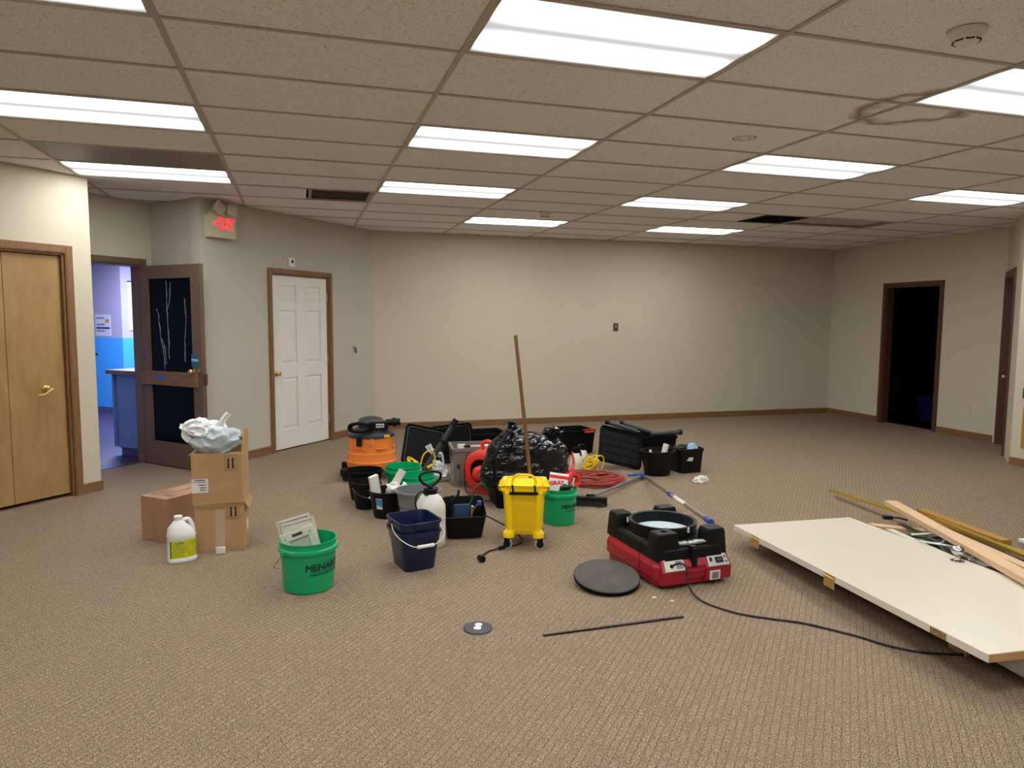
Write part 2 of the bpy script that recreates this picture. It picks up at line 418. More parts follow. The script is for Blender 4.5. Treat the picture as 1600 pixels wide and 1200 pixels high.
baseb('baseboard_left', P0, P1, 3.4-0.168, 3.4+0.012); baseb('baseboard_return', P1, Pret, 0, 0.64)
baseb('baseboard_angled', P3, P4, 0, 0.835); baseb('baseboard_angled_far', P3, P4, 1.915)
baseb('baseboard_corner', P2, P3)
baseb('baseboard_back', P4, P5); baseb('baseboard_right', P5, P6, 0, 1.08); baseb('baseboard_right_near', P5, P6, 2.13, 2.96)
baseb('baseboard_near_right', P7, Vector((7.80, YB, 0)))

# ceiling: grid, tiles, vents
ceil = struct('ceiling', (0, 0, 2.68), label='suspended grid ceiling of fissured tiles')
GX, GY = 1.2192, 0.6096
poly = [P0, P1, Pret, P2, P3, P4, P5, P6, P7, Vector((7.8, YB, 0)), Vector((-3.6, YB, 0)), Vector((-3.6, P0.y, 0))]
def inside(x, y):
    c = False; n = len(poly)
    for i in range(n):
        a, b = poly[i], poly[(i+1) % n]
        if (a.y > y) != (b.y > y) and x < (b.x-a.x)*(y-a.y)/(b.y-a.y)+a.x: c = not c
    return c
lit = [(-1, 0), (-1, 3), (-1, 6), (1, 0), (1, 3), (1, 6), (2, 9), (3, 0), (3, 3), (3, 6), (4, 9), (5, 4)]
rear_fill = [(-1, -3), (1, -3), (3, -3), (-1, -6), (1, -6)]  # unseen lights added behind the camera to brighten the room
off = [(5, 7)]
halfvent = [(0, 7), (4, 7)]
fullvent = [(-1, 5)]
special = set(lit+rear_fill+off+fullvent)
tile_me = None; half_me = None
def tilemesh(wd, cx):
    mb = MB(); mb.k = 0
    mb.b2(cx-wd/2, cx+wd/2, -GY/2+0.004, GY/2-0.004, 0.006, 0.022)
    return mb
for i in range(-3, 8):
    for r in range(-9, 12):
        x0, y0 = i*GX, r*GY
        ok = any(inside(x0+a*GX, y0+b*GY) for a in (0.03, 0.25, 0.5, 0.75, 0.97) for b in (0.05, 0.5, 0.95))
        if not ok: continue
        if (i, r) in special: continue
        if (i, r) in halfvent:
            tilemesh(0.60, -0.302).build('ceiling_tile', M_tile, ceil, 0, loc=(x0+GX/2, y0+GY/2, 0)); continue
        if tile_me is None:
            o = tilemesh(GX-0.008, 0).build('ceiling_tile', M_tile, ceil, 0); tile_me = o.data
        else:
            o = bpy.data.objects.new('ceiling_tile', tile_me); COL.objects.link(o); o.parent = ceil
        o.location = (x0+GX/2, y0+GY/2, rnd.uniform(0, 0.0015))
run_me = None
for i in range(-3, 9):
    ys = [YB+0.02+k*0.05 for k in range(int((7.2-YB)/0.05))]
    ys = [y for y in ys if inside(i*GX, y)]
    if not ys: continue
    mb = MB(); mb.b2(-0.012, 0.012, min(ys), max(ys)+0.06, 0, 0.006); mb.b2(-0.002, 0.002, min(ys), max(ys), 0.006, 0.03)
    mb.build('main_runner', M_gridm, ceil, 0, loc=(i*GX, 0, 0))
for r in range(-8, 12):
    for i in range(-3, 8):
        if not (inside(i*GX+0.3, r*GY) or inside(i*GX+0.9, r*GY)): continue
        if run_me is None:
            mb = MB(); mb.b2(0.012, GX-0.012, -0.011, 0.011, 0.0005, 0.006); o = mb.build('cross_tee', M_gridm, ceil, 0); run_me = o.data
        else:
            o = bpy.data.objects.new('cross_tee', run_me); COL.objects.link(o); o.parent = ceil
        o.location = (i*GX, r*GY, 0)
for (i, r) in halfvent:       # square return vents with slats
    x0, y0 = i*GX+GX/2+0.012, r*GY
    v = thing('ceiling_vent', ['square grey ceiling vent left of the row of lights, near the exit sign wall', 'dark square ceiling vent beside the unlit fixture'][0 if i == 0 else 1], 'vent', (x0+0.295, y0+GY/2, 2.684), group=None)
    mb = MB(); s_ = 0.29
    for a, b, c, d in ((-s_, s_, -s_, -s_+0.03), (-s_, s_, s_-0.03, s_), (-s_, -s_+0.03, -s_, s_), (s_-0.03, s_, -s_, s_)): mb.b2(a, b, c, d, 0, 0.01)
    mb.build('frame', M_gridd if i == 0 else M_dvent, v, 0)
    MB().b2(-s_, s_, -s_, s_, 0.05, 0.055).build('backing', M_dvent if i else M_gridd, v, 0)
    for k in range(7):
        mb = MB(); mb.box(0, 0, 0, 0.54, 0.07, 0.003, Matrix.Rotation(math.radians(18 if i == 0 else 35), 3, 'X'))
        mb.build('slat', M_gridd if i == 0 else M_dvent, v, 0, loc=(0, -0.23+k*0.076, 0.02))
i, r = fullvent[0]
v = thing('perforated_ceiling_panel', 'grey perforated metal return panel between two lights above the left wall', 'vent', (i*GX+GX/2, r*GY+GY/2, 2.684))
def mk_perf():
    t = NT('perforated grey metal'); g = t.n('ShaderNodeTexCoord'); vo = t.n('ShaderNodeTexVoronoi', i_Scale=70.0, i_Randomness=0.0)
    t.l(g.outputs['Object'], vo.inputs['Vector'])
    t.l(t.ramp(vo.outputs['Distance'], [(0.22, lin('3a362f')), (0.30, lin('8f8a7c'))]), t.b.inputs['Base Color']); return t.m
MB().b2(-GX/2+0.006, GX/2-0.006, -GY/2+0.006, GY/2-0.006, 0.001, 0.004).build('panel', mk_perf(), v, 0)
mb = MB()
for a, b, c, d in ((-0.6, 0.6, -0.3, -0.285), (-0.6, 0.6, 0.285, 0.3), (-0.6, -0.585, -0.3, 0.3), (0.585, 0.6, -0.3, 0.3)): mb.b2(a, b, c, d, 0, 0.002)
mb.build('frame', M_gridd, v, 0)

# ceiling lights
LL = {(-1, 0): 'fluorescent ceiling light cut off by the top left corner of the picture', (-1, 3): 'lit ceiling light at the left edge, middle of the left row',
 (-1, 6): 'lit ceiling light beyond the perforated panel, nearest the entry wall', (1, 0): 'largest nearest fluorescent ceiling light in the middle row',
 (1, 3): 'second ceiling light of the middle row, white and bright', (1, 6): 'third ceiling light of the middle row, beside the square vent',
 (2, 9): 'far small ceiling light near the back wall, left of the smoke detector row', (3, 0): 'ceiling light cut by the right edge, touching the brown water stain',
 (3, 3): 'ceiling light in the middle of the right row, beyond the small round stain', (3, 6): 'third ceiling light of the right row, in front of the far pair',
 (4, 9): 'farthest ceiling light close to the back wall, right of its neighbour', (5, 4): 'ceiling light far right above the dark doorway wall',
 (5, 7): 'unlit ceiling light fixture with grey lens beside the dark vent'}
frame_me = diff_me = None
for (i, r) in lit+rear_fill+off:
    lb = LL.get((i, r)) or 'added unseen ceiling light behind the camera, %s column, %s row' % ({-1: 'left', 1: 'middle', 3: 'right'}[i], 'first' if r == -3 else 'last')
    t = thing('ceiling_light', lb, 'ceiling light', (i*GX+GX/2, r*GY+GY/2, 2.682), group='recessed fluorescent ceiling lights')
    if frame_me is None:
        mb = MB(); a, b, q = GX/2-0.012, GY/2-0.011, 0.014
        for x0, x1, y0, y1 in ((-a, a, -b, -b+q), (-a, a, b-q, b), (-a, -a+q, -b, b), (a-q, a, -b, b)): mb.b2(x0, x1, y0, y1, 0, 0.012)
        mb.b2(-a, a, -b, b, 0.09, 0.10)
        o = mb.build('frame', M_gridm, t, 0); frame_me = o.data
        mb = MB(); mb.b2(-a+q, a-q, -b+q, b-q, 0.004, 0.007); o = mb.build('diffuser', M_diff, t, 0); diff_me = o.data
    else:
        o = bpy.data.objects.new('frame', frame_me); COL.objects.link(o); o.parent = t
        if (i, r) in off:
            mb = MB(); mb.b2(-0.583, 0.583, -0.28, 0.28, 0.02, 0.023); mb.build('diffuser', M_offlens, t, 0)
        else:
            o = bpy.data.objects.new('diffuser', diff_me); COL.objects.link(o); o.parent = t

# smoke detectors, sprinkler head
def detector(x, y, r, label, rz):
    t = thing('smoke_detector', label, 'smoke detector', (x, y, 2.683), rz, 'smoke detectors')
    MB().lathe([(r, 0), (r, -0.012), (r*0.9, -0.02), (r*0.78, -0.024)], 28).build('base', M_det, t, 40)
    MB().lathe([(r*0.78, -0.02), (r*0.74, -0.04), (r*0.55, -0.052), (r*0.3, -0.055)], 28).build('cover', M_det, t, 40)
    for k in range(8):
        a = k*PI/4; mb = MB(); mb.box(0, 0, 0, 0.03, 0.004, 0.008); mb.build('slot', M_dvent, t, 0, loc=(math.cos(a)*r*0.68, math.sin(a)*r*0.68, -0.043), rotz=a+PI/2)
detector(3.10, -0.235, 0.07, 'large round smoke detector in the upper right, near the picture edge', 0.2)
detector(3.13, 4.95, 0.065, 'small smoke detector far off between the ceiling lights', 0.2)
t = thing('sprinkler_head', 'small sprinkler head hanging at the top of the far right wall', 'sprinkler', (8.75, 5.83, 2.68))
MB().lathe([(0.035, 0), (0.035, -0.006), (0.012, -0.008), (0.012, -0.03)], 16).build('escutcheon', M_wht, t)
MB().lathe([(0.02, -0.05), (0.022, -0.053)], 16).cyl((0.01, 0, -0.03), (0.012, 0, -0.05), 0.003).cyl((-0.01, 0, -0.03), (-0.012, 0, -0.05), 0.003).build('deflector', M_wht, t)

# ------------------------------------------------------------------ doors
def casing(t, x0, x1, zt, w, m, depth=T, yin=-0.018, stop=True):
    for nm, a, b in (('casing', x0-w, x0), ('casing', x1, x1+w)):
        mb = MB(); mb.b2(a, b, yin, 0.0, 0, zt+w); mb.b2(a+w*0.15, b-w*0.15, yin-0.004, yin, 0, zt+w*0.85); mb.build(nm, m, t, 0)
    mb = MB(); mb.b2(x0, x1, yin, 0, zt, zt+w); mb.b2(x0, x1, yin-0.004, yin, zt+w*0.15, zt+w*0.85); mb.build('head_casing', m, t, 0)
    mb = MB(); mb.b2(x0-0.001, x0+0.018, 0, depth, 0, zt); mb.b2(x1-0.018, x1+0.001, 0, depth, 0, zt); mb.b2(x0, x1, 0, depth, zt-0.018, zt+0.001)
    mb.build('jamb', m, t, 0)
# door_1 closet bifold
t = struct('door_1', P0, aC, 'pair of folding birch closet doors in a brown frame')
casing(t, CL0, CL1, 2.035, 0.064, M_trim)
lw = (CL1-CL0-0.04)/4
for k in range(4):
    x0 = CL0+0.02+k*lw
    lf = MB().b2(x0+0.002, x0+lw-0.002, 0.03, 0.058, 0.03, 2.012).build('door_leaf', M_birch, t, 0, bev=0.002)
    if k in (1, 2):
        pass
# knob with a bent bracket on the near right leaf
hx = 3.4-0.42
k = MB(); k.lathe([(0.026, 0), (0.026, 0.006), (0.012, 0.01), (0.010, 0.03), (0.02, 0.036), (0.024, 0.046), (0.016, 0.056), (0.004, 0.058)], 20, (hx, 0.03, 0.93), 1, Matrix.Rotation(PI/2, 3, 'X'))
kn = k.build('knob', M_brass, t)
MB().tube([(hx+0.03, -0.024, 0.93), (hx, -0.03, 0.915), (hx-0.045, -0.035, 0.89), (hx-0.09, -0.028, 0.888)], 0.005, 8).build('lever', M_brass, t)
MB().b2(CL0, CL1, 0.30, 0.32, 0, 2.035).build('closet_back', M_dark, t, 0)
# door_2 six panel
t = struct('door_2', P3, AU, 'closed white six panel door in a brown frame')
x0, x1 = 0.893, 1.85
casing(t, x0, x1, 2.01, 0.058, M_trim)
leaf = MB()
a, b = x0+0.02, x1-0.02; Wd = b-a
ym = 0.012
px = [a+0.115, a+0.42*Wd, a+0.575*Wd, b-0.115]
pz = [(0.24, 0.83), (0.99, 1.60), (1.70, 1.88)]
# stiles and rails proud of recessed fields
leaf.b2(a, b, ym+0.012, ym+0.036, 0.018, 1.99)
for (c, d) in ((a, px[0]), (px[1], px[2]), (px[3], b)): leaf.b2(c, d, ym, ym+0.012, 0.018, 1.99)
zs = [0.018, 0.24, 0.83, 0.99, 1.60, 1.70, 1.88, 1.99]
for kk in (0, 2, 4, 6):
    for (c, d) in ((px[0], px[1]), (px[2], px[3])): leaf.b2(c, d, ym, ym+0.012, zs[kk], zs[kk+1])
leaf.build('door_leaf', M_white, t, 0, bev=0.003)
for (c, d) in ((px[0], px[1]), (px[2], px[3])):
    for (z0, z1) in pz:
        mb = MB(); q = 0.014; e = 0.042
        r0 = [(c+q, ym+0.012, z0+q), (d-q, ym+0.012, z0+q), (d-q, ym+0.012, z1-q), (c+q, ym+0.012, z1-q)]
        r1 = [(c+e, ym+0.002, z0+e), (d-e, ym+0.002, z0+e), (d-e, ym+0.002, z1-e), (c+e, ym+0.002, z1-e)]
        mb.loft([r0, r1]).build('panel', M_white, t, 0)
MB().lathe([(0.030, 0), (0.030, 0.005), (0.012, 0.01), (0.011, 0.03), (0.022, 0.036), (0.027, 0.048), (0.02, 0.06), (0.004, 0.063)], 20, (0.955, ym, 0.89), 1, Matrix.Rotation(PI/2, 3, 'X')).build('knob', M_brass, t)
for z in (0.28, 1.02, 1.76): MB().cyl((x1-0.016, 0.003, z-0.045), (x1-0.016, 0.003, z+0.045), 0.006).build('hinge', M_steel, t)
MB().b2(x0, x1, 0.05, 0.06, 0, 0.018).build('sill_gap', M_dvent, t, 0)
# door_3 entry frame with the glazed leaf swung into the room
t = struct('door_3', Pret, AU, 'open taupe door with two dark glass panes swung into the room')
casing(t, D1a, D1b, 2.045, 0.062, M_gtrim)
dl = bpy.data.objects.new('door_leaf', None); COL.objects.link(dl); dl.parent = t
dl.location = (D1b-0.005, -0.02, 0); dl.rotation_euler = (0, 0, math.radians(-45.5)-AU)
Lw = 0.915; th = 0.044
bx = MB(); bx.b2(0, 0.13, -th/2, th/2, 0.012, 2.03); bx.b2(Lw-0.135, Lw, -th/2, th/2, 0.012, 2.03)
bx.b2(0.13, Lw-0.135, -th/2, th/2, 1.90, 2.03); bx.b2(0.13, Lw-0.135, -th/2, th/2, 0.012, 0.255); bx.b2(0.13, Lw-0.135, -th/2, th/2, 0.90, 0.975)
me_ = bx.build('door_frame', M_gtrim, dl, 0)
MB().b2(0.0, Lw-0.05, -th/2-0.03, -th/2, 0.835, 0.975).build('push_bar', M_trimx, dl, 0, bev=0.004)
for z0, z1 in ((0.975, 1.90), (0.255, 0.90)): MB().b2(0.13, Lw-0.135, -0.006, 0.006, z0, z1).build('glass_pane', M_glassd, dl, 0)
for pts in (((0.24, 1.6), (0.28, 1.45), (0.29, 1.3), (0.33, 1.15), (0.34, 0.99)), ((0.40, 1.88), (0.405, 1.6), (0.415, 1.3), (0.41, 1.1)), ((0.67, 1.7), (0.69, 1.5), (0.66, 1.3), (0.65, 1.08)), ((0.46, 1.86), (0.45, 1.7), (0.40, 1.58)), ((0.30, 1.3), (0.35, 1.2), (0.36, 1.05))):
    P = crom([Vector((x, -0.009, z)) for x, z in pts], 9); P = [q+Vector((0.014*noise.noise(q*14), 0, 0)) for q in P]; mb = MB()
    for q in range(len(P)-1):
        wq = 0.001+0.018*abs(noise.noise(P[q]*16)); wr = 0.001+0.018*abs(noise.noise(P[q+1]*16))
        mb.add([P[q]+Vector((-wq, 0, 0)), P[q]+Vector((0, -0.006, 0)), P[q]+Vector((wq, 0, 0)), P[q+1]+Vector((-wr, 0, 0)), P[q+1]+Vector((0, -0.006, 0)), P[q+1]+Vector((wr, 0, 0))], [(0, 1, 4, 3), (1, 2, 5, 4)])
    mb.build('film_crease_glint', M_film, dl, 0)
MB().b2(0.27, 0.37, -th/2-0.032, -th/2-0.030, 0.895, 0.93).build('tape_strip', M_tape, dl, 0)
MB().b2(0.765, 0.865, -th/2-0.002, -th/2, 1.035, 1.16).build('push_sticker', M_teal, dl, 0)
text('PUSH', 0.04, M_paper, dl, 'sticker_text', (0.815, -th/2-0.0025, 1.10), bold=0.001)
MB().lathe([(0.030, 0), (0.030, 0.006), (0.013, 0.01), (0.012, 0.03), (0.022, 0.036), (0.027, 0.048), (0.02, 0.06), (0.004, 0.063)], 20, (0.80, -th/2, 0.99), 1, Matrix.Rotation(PI/2, 3, 'X')).build('knob', M_brass, dl)
MB().lathe([(0.018, 0), (0.018, 0.008)], 16, (0.875, -th/2, 1.0), 1, Matrix.Rotation(PI/2, 3, 'X')).build('lock_cylinder', M_brass, dl)
MB().b2(Lw, Lw+0.02, -0.01, 0.02, 0.86, 0.97).build('latch_guard', M_dtrim, dl, 0)
# door_4 dark opening on the right wall
aR = math.atan2((P6-P5).y, (P6-P5).x)
t = struct('door_4', P5, aR, 'dark open doorway in the far right wall')
casing(t, 1.14, 2.07, 2.03, 0.058, M_dtrim)
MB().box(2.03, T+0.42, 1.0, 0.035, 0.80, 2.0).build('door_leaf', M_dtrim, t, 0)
# door_5 recess door
aW6 = math.atan2((P7-P6).y, (P7-P6).x)
t = struct('door_5', P6, aW6, 'brown door standing in the recessed wall at the right edge')
casing(t, 0.09, 0.95, 2.06, 0.075, M_dtrim)
MB().b2(0.11, 0.93, 0.05, 0.085, 0.01, 2.04).build('door_leaf', M_dtrim, t, 0)
MB().lathe([(0.028, 0), (0.012, 0.01), (0.011, 0.05), (0.026, 0.06), (0.02, 0.085), (0.004, 0.088)], 18, (0.60, 0.05, 0.88), 1, Matrix.Rotation(PI/2, 3, 'X')).build('knob', M_steel, t)

# ------------------------------------------------------------------ hall beyond the glazed door
def loc2(o, a, b, z=0): return o+U*a+N*b+Vector((0, 0, z))
HF = MB(); c = [loc2(P2, -1.4, -0.06), loc2(P2, 6.2, -0.06), loc2(P2, 6.2, -5.5), loc2(P2, -1.4, -5.5)]
HF.prism([(p.x, p.y) for p in c], 0.001, 0.006); o = HF.build('floor_hall', M_hfloor, smooth=0); o['kind'] = 'structure'; o['label'] = 'dark wood floor of the hall'
HC = MB(); HC.prism([(p.x, p.y) for p in [loc2(P2, -1.4, -0.12), loc2(P2, 6.2, -0.12), loc2(P2, 6.2, -5.5), loc2(P2, -1.4, -5.5)]], 2.50, 2.53); o = HC.build('ceiling_hall', mat('hall ceiling', '9a94a0', 0.8), smooth=0); o['kind'] = 'structure'
def hwall(name, A, B, zs=1.19):
    d = B-A; a = math.atan2(d.y, d.x); L = d.length
    o = MB().b2(0, L, 0, 0.1, 0, zs).build(name+'_dado', M_bluew, smooth=0, loc=A, rotz=a); o['kind'] = 'structure'
    o = MB().b2(0, L, 0, 0.1, zs, 2.5).build(name, M_lilac, smooth=0, loc=A, rotz=a); o['kind'] = 'structure'
    o = MB().b2(0, L, -0.012, 0, 0, 0.10).build('baseboard_'+name[5:], mat('slate base', '4a5a7a', 0.6), smooth=0, loc=A, rotz=a); o['kind'] = 'structure'
    return a
hc = Vector((-2.08, 9.68, 0)); ha = hc-N*2.6
aH1 = hwall('wall_hall_back', ha, hc); hb = hc+Vector((0.96, 0.28, 0)).normalized()*2.6; aH2 = hwall('wall_hall_side', hc, hb)
o = MB().b2(0, 6.2, 0, 0.1, 0, 2.5).build('wall_hall_left', M_lilac, smooth=0, loc=loc2(P2, -1.3, -5.2), rotz=AU); o['kind'] = 'structure'
o = MB().b2(0, 5.5, 0, 0.1, 0, 2.5).build('wall_hall_near', M_lilac, smooth=0, loc=loc2(P2, -1.35, -5.4), rotz=AN); o['kind'] = 'structure'
o = MB().b2(0, 6.0, 0, 0.04, 0, 2.5).build('wall_hall_right', M_lilac, smooth=0, loc=loc2(P2, 0.13, -0.122), rotz=AU); o['kind'] = 'structure'
# counter
t = thing('reception_counter', 'blue grey reception counter with taupe top behind the glazed door', 'counter', loc2(P2, -0.03, -0.66), AN)
MB().b2(0.03, 0.46, 0.03, 1.5, 0.09, 0.90).build('body', M_cpan, t, 0)
MB().b2(0.06, 0.49, 0.012, 0.03, 0.10, 0.895).build('front_panel', M_cpan, t, 0, bev=0.002)
MB().b2(0.0, 0.022, 0.0, 1.5, 0.10, 0.895).build('end_panel', M_cpan, t, 0, bev=0.002)
MB().b2(0.05, 0.49, 0.05, 1.45, 0.0, 0.10).build('toe_kick', mat('slate toe kick', '4a5a80', 0.6), t, 0)
mb = MB(); mb.b2(-0.04, 0.49, -0.04, 0.30, 0.90, 0.945); mb.b2(-0.04, 0.10, 0.30, 1.55, 0.90, 0.945); mb.b2(0.10, 0.49, 0.75, 1.55, 0.90, 0.945)
mb.build('countertop', M_ctop, t, 0)
MB().b2(0.10, 0.49, 0.30, 0.75, 0.895, 0.903).build('recess', M_dvent, t, 0)
# hall posters, switch, shelf
t = thing('paper_notice', 'white notice with blue band taped to the lavender hall wall', 'notice', ha, aH1)
def hx1(px): return px
bx0 = 2.6-0.62
MB().b2(bx0, bx0+0.36, -0.004, -0.001, 1.215, 1.55).build('sheet', M_paper, t, 0)
MB().b2(bx0+0.02, bx0+0.34, -0.006, -0.004, 1.33, 1.355).build('blue_band', M_navy, t, 0)
MB().b2(bx0+0.24, bx0+0.33, -0.006, -0.004, 1.43, 1.48).build('orange_mark', M_orange, t, 0)
mb = MB()
for kz in (1.50, 1.485, 1.40, 1.385, 1.30, 1.285): mb.b2(bx0+0.03, bx0+0.22, -0.006, -0.004, kz, kz+0.006)
mb.build('text_lines', M_ink, t, 0)['kind'] = 'stuff'
t = thing('wall_chart', 'tall white chart with black top rail, half hidden by the glazed door', 'poster', hc, aH2)
MB().b2(0.10, 0.60, -0.004, -0.001, 1.30, 2.05).build('sheet', M_paper, t, 0)
MB().b2(0.09, 0.61, -0.008, -0.001, 2.05, 2.07).build('top_rail', M_ink, t, 0)
MB().b2(0.10, 0.60, -0.007, -0.004, 1.30, 1.315).build('orange_edge', M_orange, t, 0)
mb = MB()
for kz in range(14): mb.b2(0.16, 0.34, -0.006, -0.004, 1.36+kz*0.033, 1.375+kz*0.033)
mb.build('text_lines', M_blue, t, 0)['kind'] = 'stuff'
MB().ball((0.24, -0.004, 1.90), 0.05, (1, 0.06, 0.7)).build('orange_emblem', M_orange, t)
MB().ball((0.26, -0.004, 1.98), 0.04, (0.8, 0.06, 1)).build('black_emblem', M_ink, t)
tag(MB().b2(2.6-0.83, 2.6-0.70, -0.05, 0, 1.62, 1.74).build('wall_box', M_black, None, 0, loc=ha, rotz=aH1), 'small black box mounted on the lavender hall wall', 'wall box')
tag(MB().prism([(2.6-0.95, 0), (2.6-0.95, -0.16), (2.6-0.60, 0)], 0.92, 0.94).build('corner_shelf', M_black, None, 0, loc=ha, rotz=aH1), 'small black shelf on the bright blue hall wall', 'shelf')
t = thing('hall_ceiling_light', 'pale strip light on the hall ceiling above the lavender wall', 'ceiling light', loc2(P2, 2.1, -1.35, 2.5), AU)
MB().b2(-0.6, 0.6, -0.15, 0.15, -0.03, 0).build('housing', M_wht, t, 0)
MB().b2(-0.58, 0.58, -0.13, 0.13, -0.036, -0.03).build('lens', mat('cool lit lens', 'c0d0ff', 0.5, emit='a8b8ff', es=3.0), t, 0)
ld = bpy.data.lights.new('hall_lamp', 'AREA'); ld.shape = 'RECTANGLE'; ld.size = 1.2; ld.size_y = 0.3; ld.energy = HALL; ld.color = (0.50, 0.58, 1.0)
lo = bpy.data.objects.new('hall_lamp', ld); COL.objects.link(lo); lo.location = loc2(P2, 1.5, -2.4, 2.45); lo.rotation_euler = (0, 0, AU)

# dark room beyond the right doorway
def at_wall(P, d, t, off, z): return P+d*t+Vector((-d.y, d.x, 0))*off+Vector((0, 0, z))
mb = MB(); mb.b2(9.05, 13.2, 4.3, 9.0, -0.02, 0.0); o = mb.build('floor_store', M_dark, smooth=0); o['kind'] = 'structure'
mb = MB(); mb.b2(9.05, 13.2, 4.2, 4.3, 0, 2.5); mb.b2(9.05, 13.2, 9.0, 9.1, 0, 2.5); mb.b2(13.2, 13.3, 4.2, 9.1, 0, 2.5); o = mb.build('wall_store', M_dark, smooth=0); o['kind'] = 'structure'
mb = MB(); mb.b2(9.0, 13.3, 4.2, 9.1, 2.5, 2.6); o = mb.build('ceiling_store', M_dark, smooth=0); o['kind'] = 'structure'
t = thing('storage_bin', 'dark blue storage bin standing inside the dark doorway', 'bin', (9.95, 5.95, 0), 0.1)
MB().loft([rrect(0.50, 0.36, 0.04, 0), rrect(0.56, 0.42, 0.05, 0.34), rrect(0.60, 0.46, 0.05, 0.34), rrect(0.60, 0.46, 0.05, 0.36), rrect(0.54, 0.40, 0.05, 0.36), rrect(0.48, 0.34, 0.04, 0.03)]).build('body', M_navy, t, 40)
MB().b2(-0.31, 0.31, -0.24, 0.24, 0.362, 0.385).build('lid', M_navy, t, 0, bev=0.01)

# ------------------------------------------------------------------ wall fittings
def on_wall(P, Q, t): d = (Q-P).normalized(); return P+d*t, math.atan2(d.y, d.x)
# exit sign
p, a = on_wall(P3, P4, 0.0)
t = thing('exit_sign', 'cream lit EXIT sign with twin emergency lamps by the ceiling', 'exit sign', p+Vector((0, 0, 2.31)), a)
MB().b2(0.0, 0.34, -0.085, -0.002, 0.0, 0.225).build('housing', M_exit, t, 0, bev=0.006)
text('EXIT', 0.16, M_exitred, t, 'letters', (0.205, -0.0855, 0.135), thick=0.003, sx=0.66)
text('<', 0.09, M_exitred, t, 'arrow', (0.055, -0.0855, 0.135), bold=0.001)
MB().b2(0.05, 0.30, -0.07, -0.01, 0.225, 0.255).build('lamp_mount', M_exit, t, 0)
for k, (x, tilt) in enumerate(((0.09, 35), (0.25, 8))):
    e = MB(); R_ = Matrix.Rotation(math.radians(tilt), 3, 'Y')
    e.loft([[R_ @ Vector((x_, -0.06, z_)) for x_, y_, z_ in [(q[0], 0, q[1]) for q in rrect(0.08, 0.08, 0.02, 0)]],
            [R_ @ Vector((x_, -0.13, z_)) for x_, y_, z_ in [(q[0], 0, q[1]) for q in rrect(0.13, 0.115, 0.022, 0)]]])
    e.build('emergency_lamp', M_lens, t, 40, loc=(x, 0.0, 0.285))
# sensor above the white door
p, a = on_wall(P3, P4, 1.205)
t = thing('wall_sensor', 'small white sensor box above the white six panel door', 'sensor', p+Vector((0, 0, 2.095)), a)
MB().b2(-0.04, 0.04, -0.03, 0, 0, 0.10).build('body', M_wht, t, 0, bev=0.005)
MB().b2(-0.016, 0.016, -0.033, -0.03, 0.045, 0.08).build('window', M_ink, t, 0)
# open switch box by the corner
p, a = on_wall(P3, P4, 2.355)
t = thing('light_switch', 'pale double light switch on the grey wall left of the corner', 'switch', p+Vector((0, 0, 1.11)), a)
MB().b2(-0.05, 0.05, -0.004, 0, -0.06, 0.06).build('plate', M_wall2, t, 0)
MB().b2(-0.03, -0.012, -0.008, -0.004, 0.0, 0.045).b2(0.008, 0.03, -0.008, -0.004, -0.045, 0.03).b2(-0.02, 0.0, -0.008, -0.004, -0.03, -0.012).build('rocker', M_ink, t, 0)
# brown switch on the back wall
t = thing('wall_outlet', 'small brown switch plate on the long back wall', 'switch', (5.055, 7.21, 1.41))
MB().b2(-0.04, 0.04, -0.006, 0, -0.06, 0.06).build('plate', mat('brown plate', '4a3c24', 0.5), t, 0, bev=0.002)
MB().b2(-0.008, 0.008, -0.014, -0.006, 0.0, 0.022).build('toggle', M_offw, t, 0)
p, a = on_wall(P5, P6, 2.60)
t = thing('wall_outlet', 'cream outlet cover low on the far right wall', 'outlet', p+Vector((0, 0, 0.39)), a)
MB().b2(-0.04, 0.04, -0.008, 0, -0.06, 0.06).build('plate', M_exit, t, 0, bev=0.002)
MB().b2(-0.018, 0.018, -0.010, -0.008, -0.035, 0.035).build('socket', M_wall, t, 0)
q7 = Vector((7.80, YB, 0))
p, a = on_wall(P7, q7, 0.13)
t = thing('light_switch', 'dark switch plate at the right edge above a wooden block', 'switch', p+Vector((0, 0, 0.78)), a)
MB().b2(-0.035, 0.035, -0.006, 0, -0.055, 0.055).build('plate', M_dgrey, t, 0, bev=0.002)
MB().b2(-0.01, 0.01, -0.012, -0.006, -0.02, 0.02).build('toggle', M_black, t, 0)
p, a = on_wall(P7, q7, 0.17)
tag(MB().b2(-0.05, 0.09, -0.02, 0, 0.2, 0.64).build('wooden_board', M_golden, None, 0, loc=p, rotz=a, bev=0.003), 'upright orange brown board on the wall at the right edge', 'board')
# floor outlet
t = thing('floor_outlet', 'round dark floor outlet cover with white double socket in the carpet', 'outlet', (1.326, 0.727, 0), AU-PI/2+0.35)
MB().lathe([(0.072, 0), (0.072, 0.005), (0.062, 0.008), (0.05, 0.008)], 32).build('cover_ring', M_dgrey, t)
mb = MB()
for y in (-0.021, 0.021): mb.lathe([(0.019, 0.008), (0.019, 0.013), (0.016, 0.014)], 20, (0, y, 0), 0.85)
mb.b2(-0.014, 0.014, -0.035, 0.035, 0.008, 0.011).build('socket', M_wht, t)
mb = MB()
for y in (-0.021, 0.021):
    mb.b2(-0.007, -0.005, y-0.004, y+0.005, 0.0135, 0.0146); mb.b2(0.005, 0.007, y-0.004, y+0.005, 0.0135, 0.0146)
mb.build('slots', M_ink, t, 0)
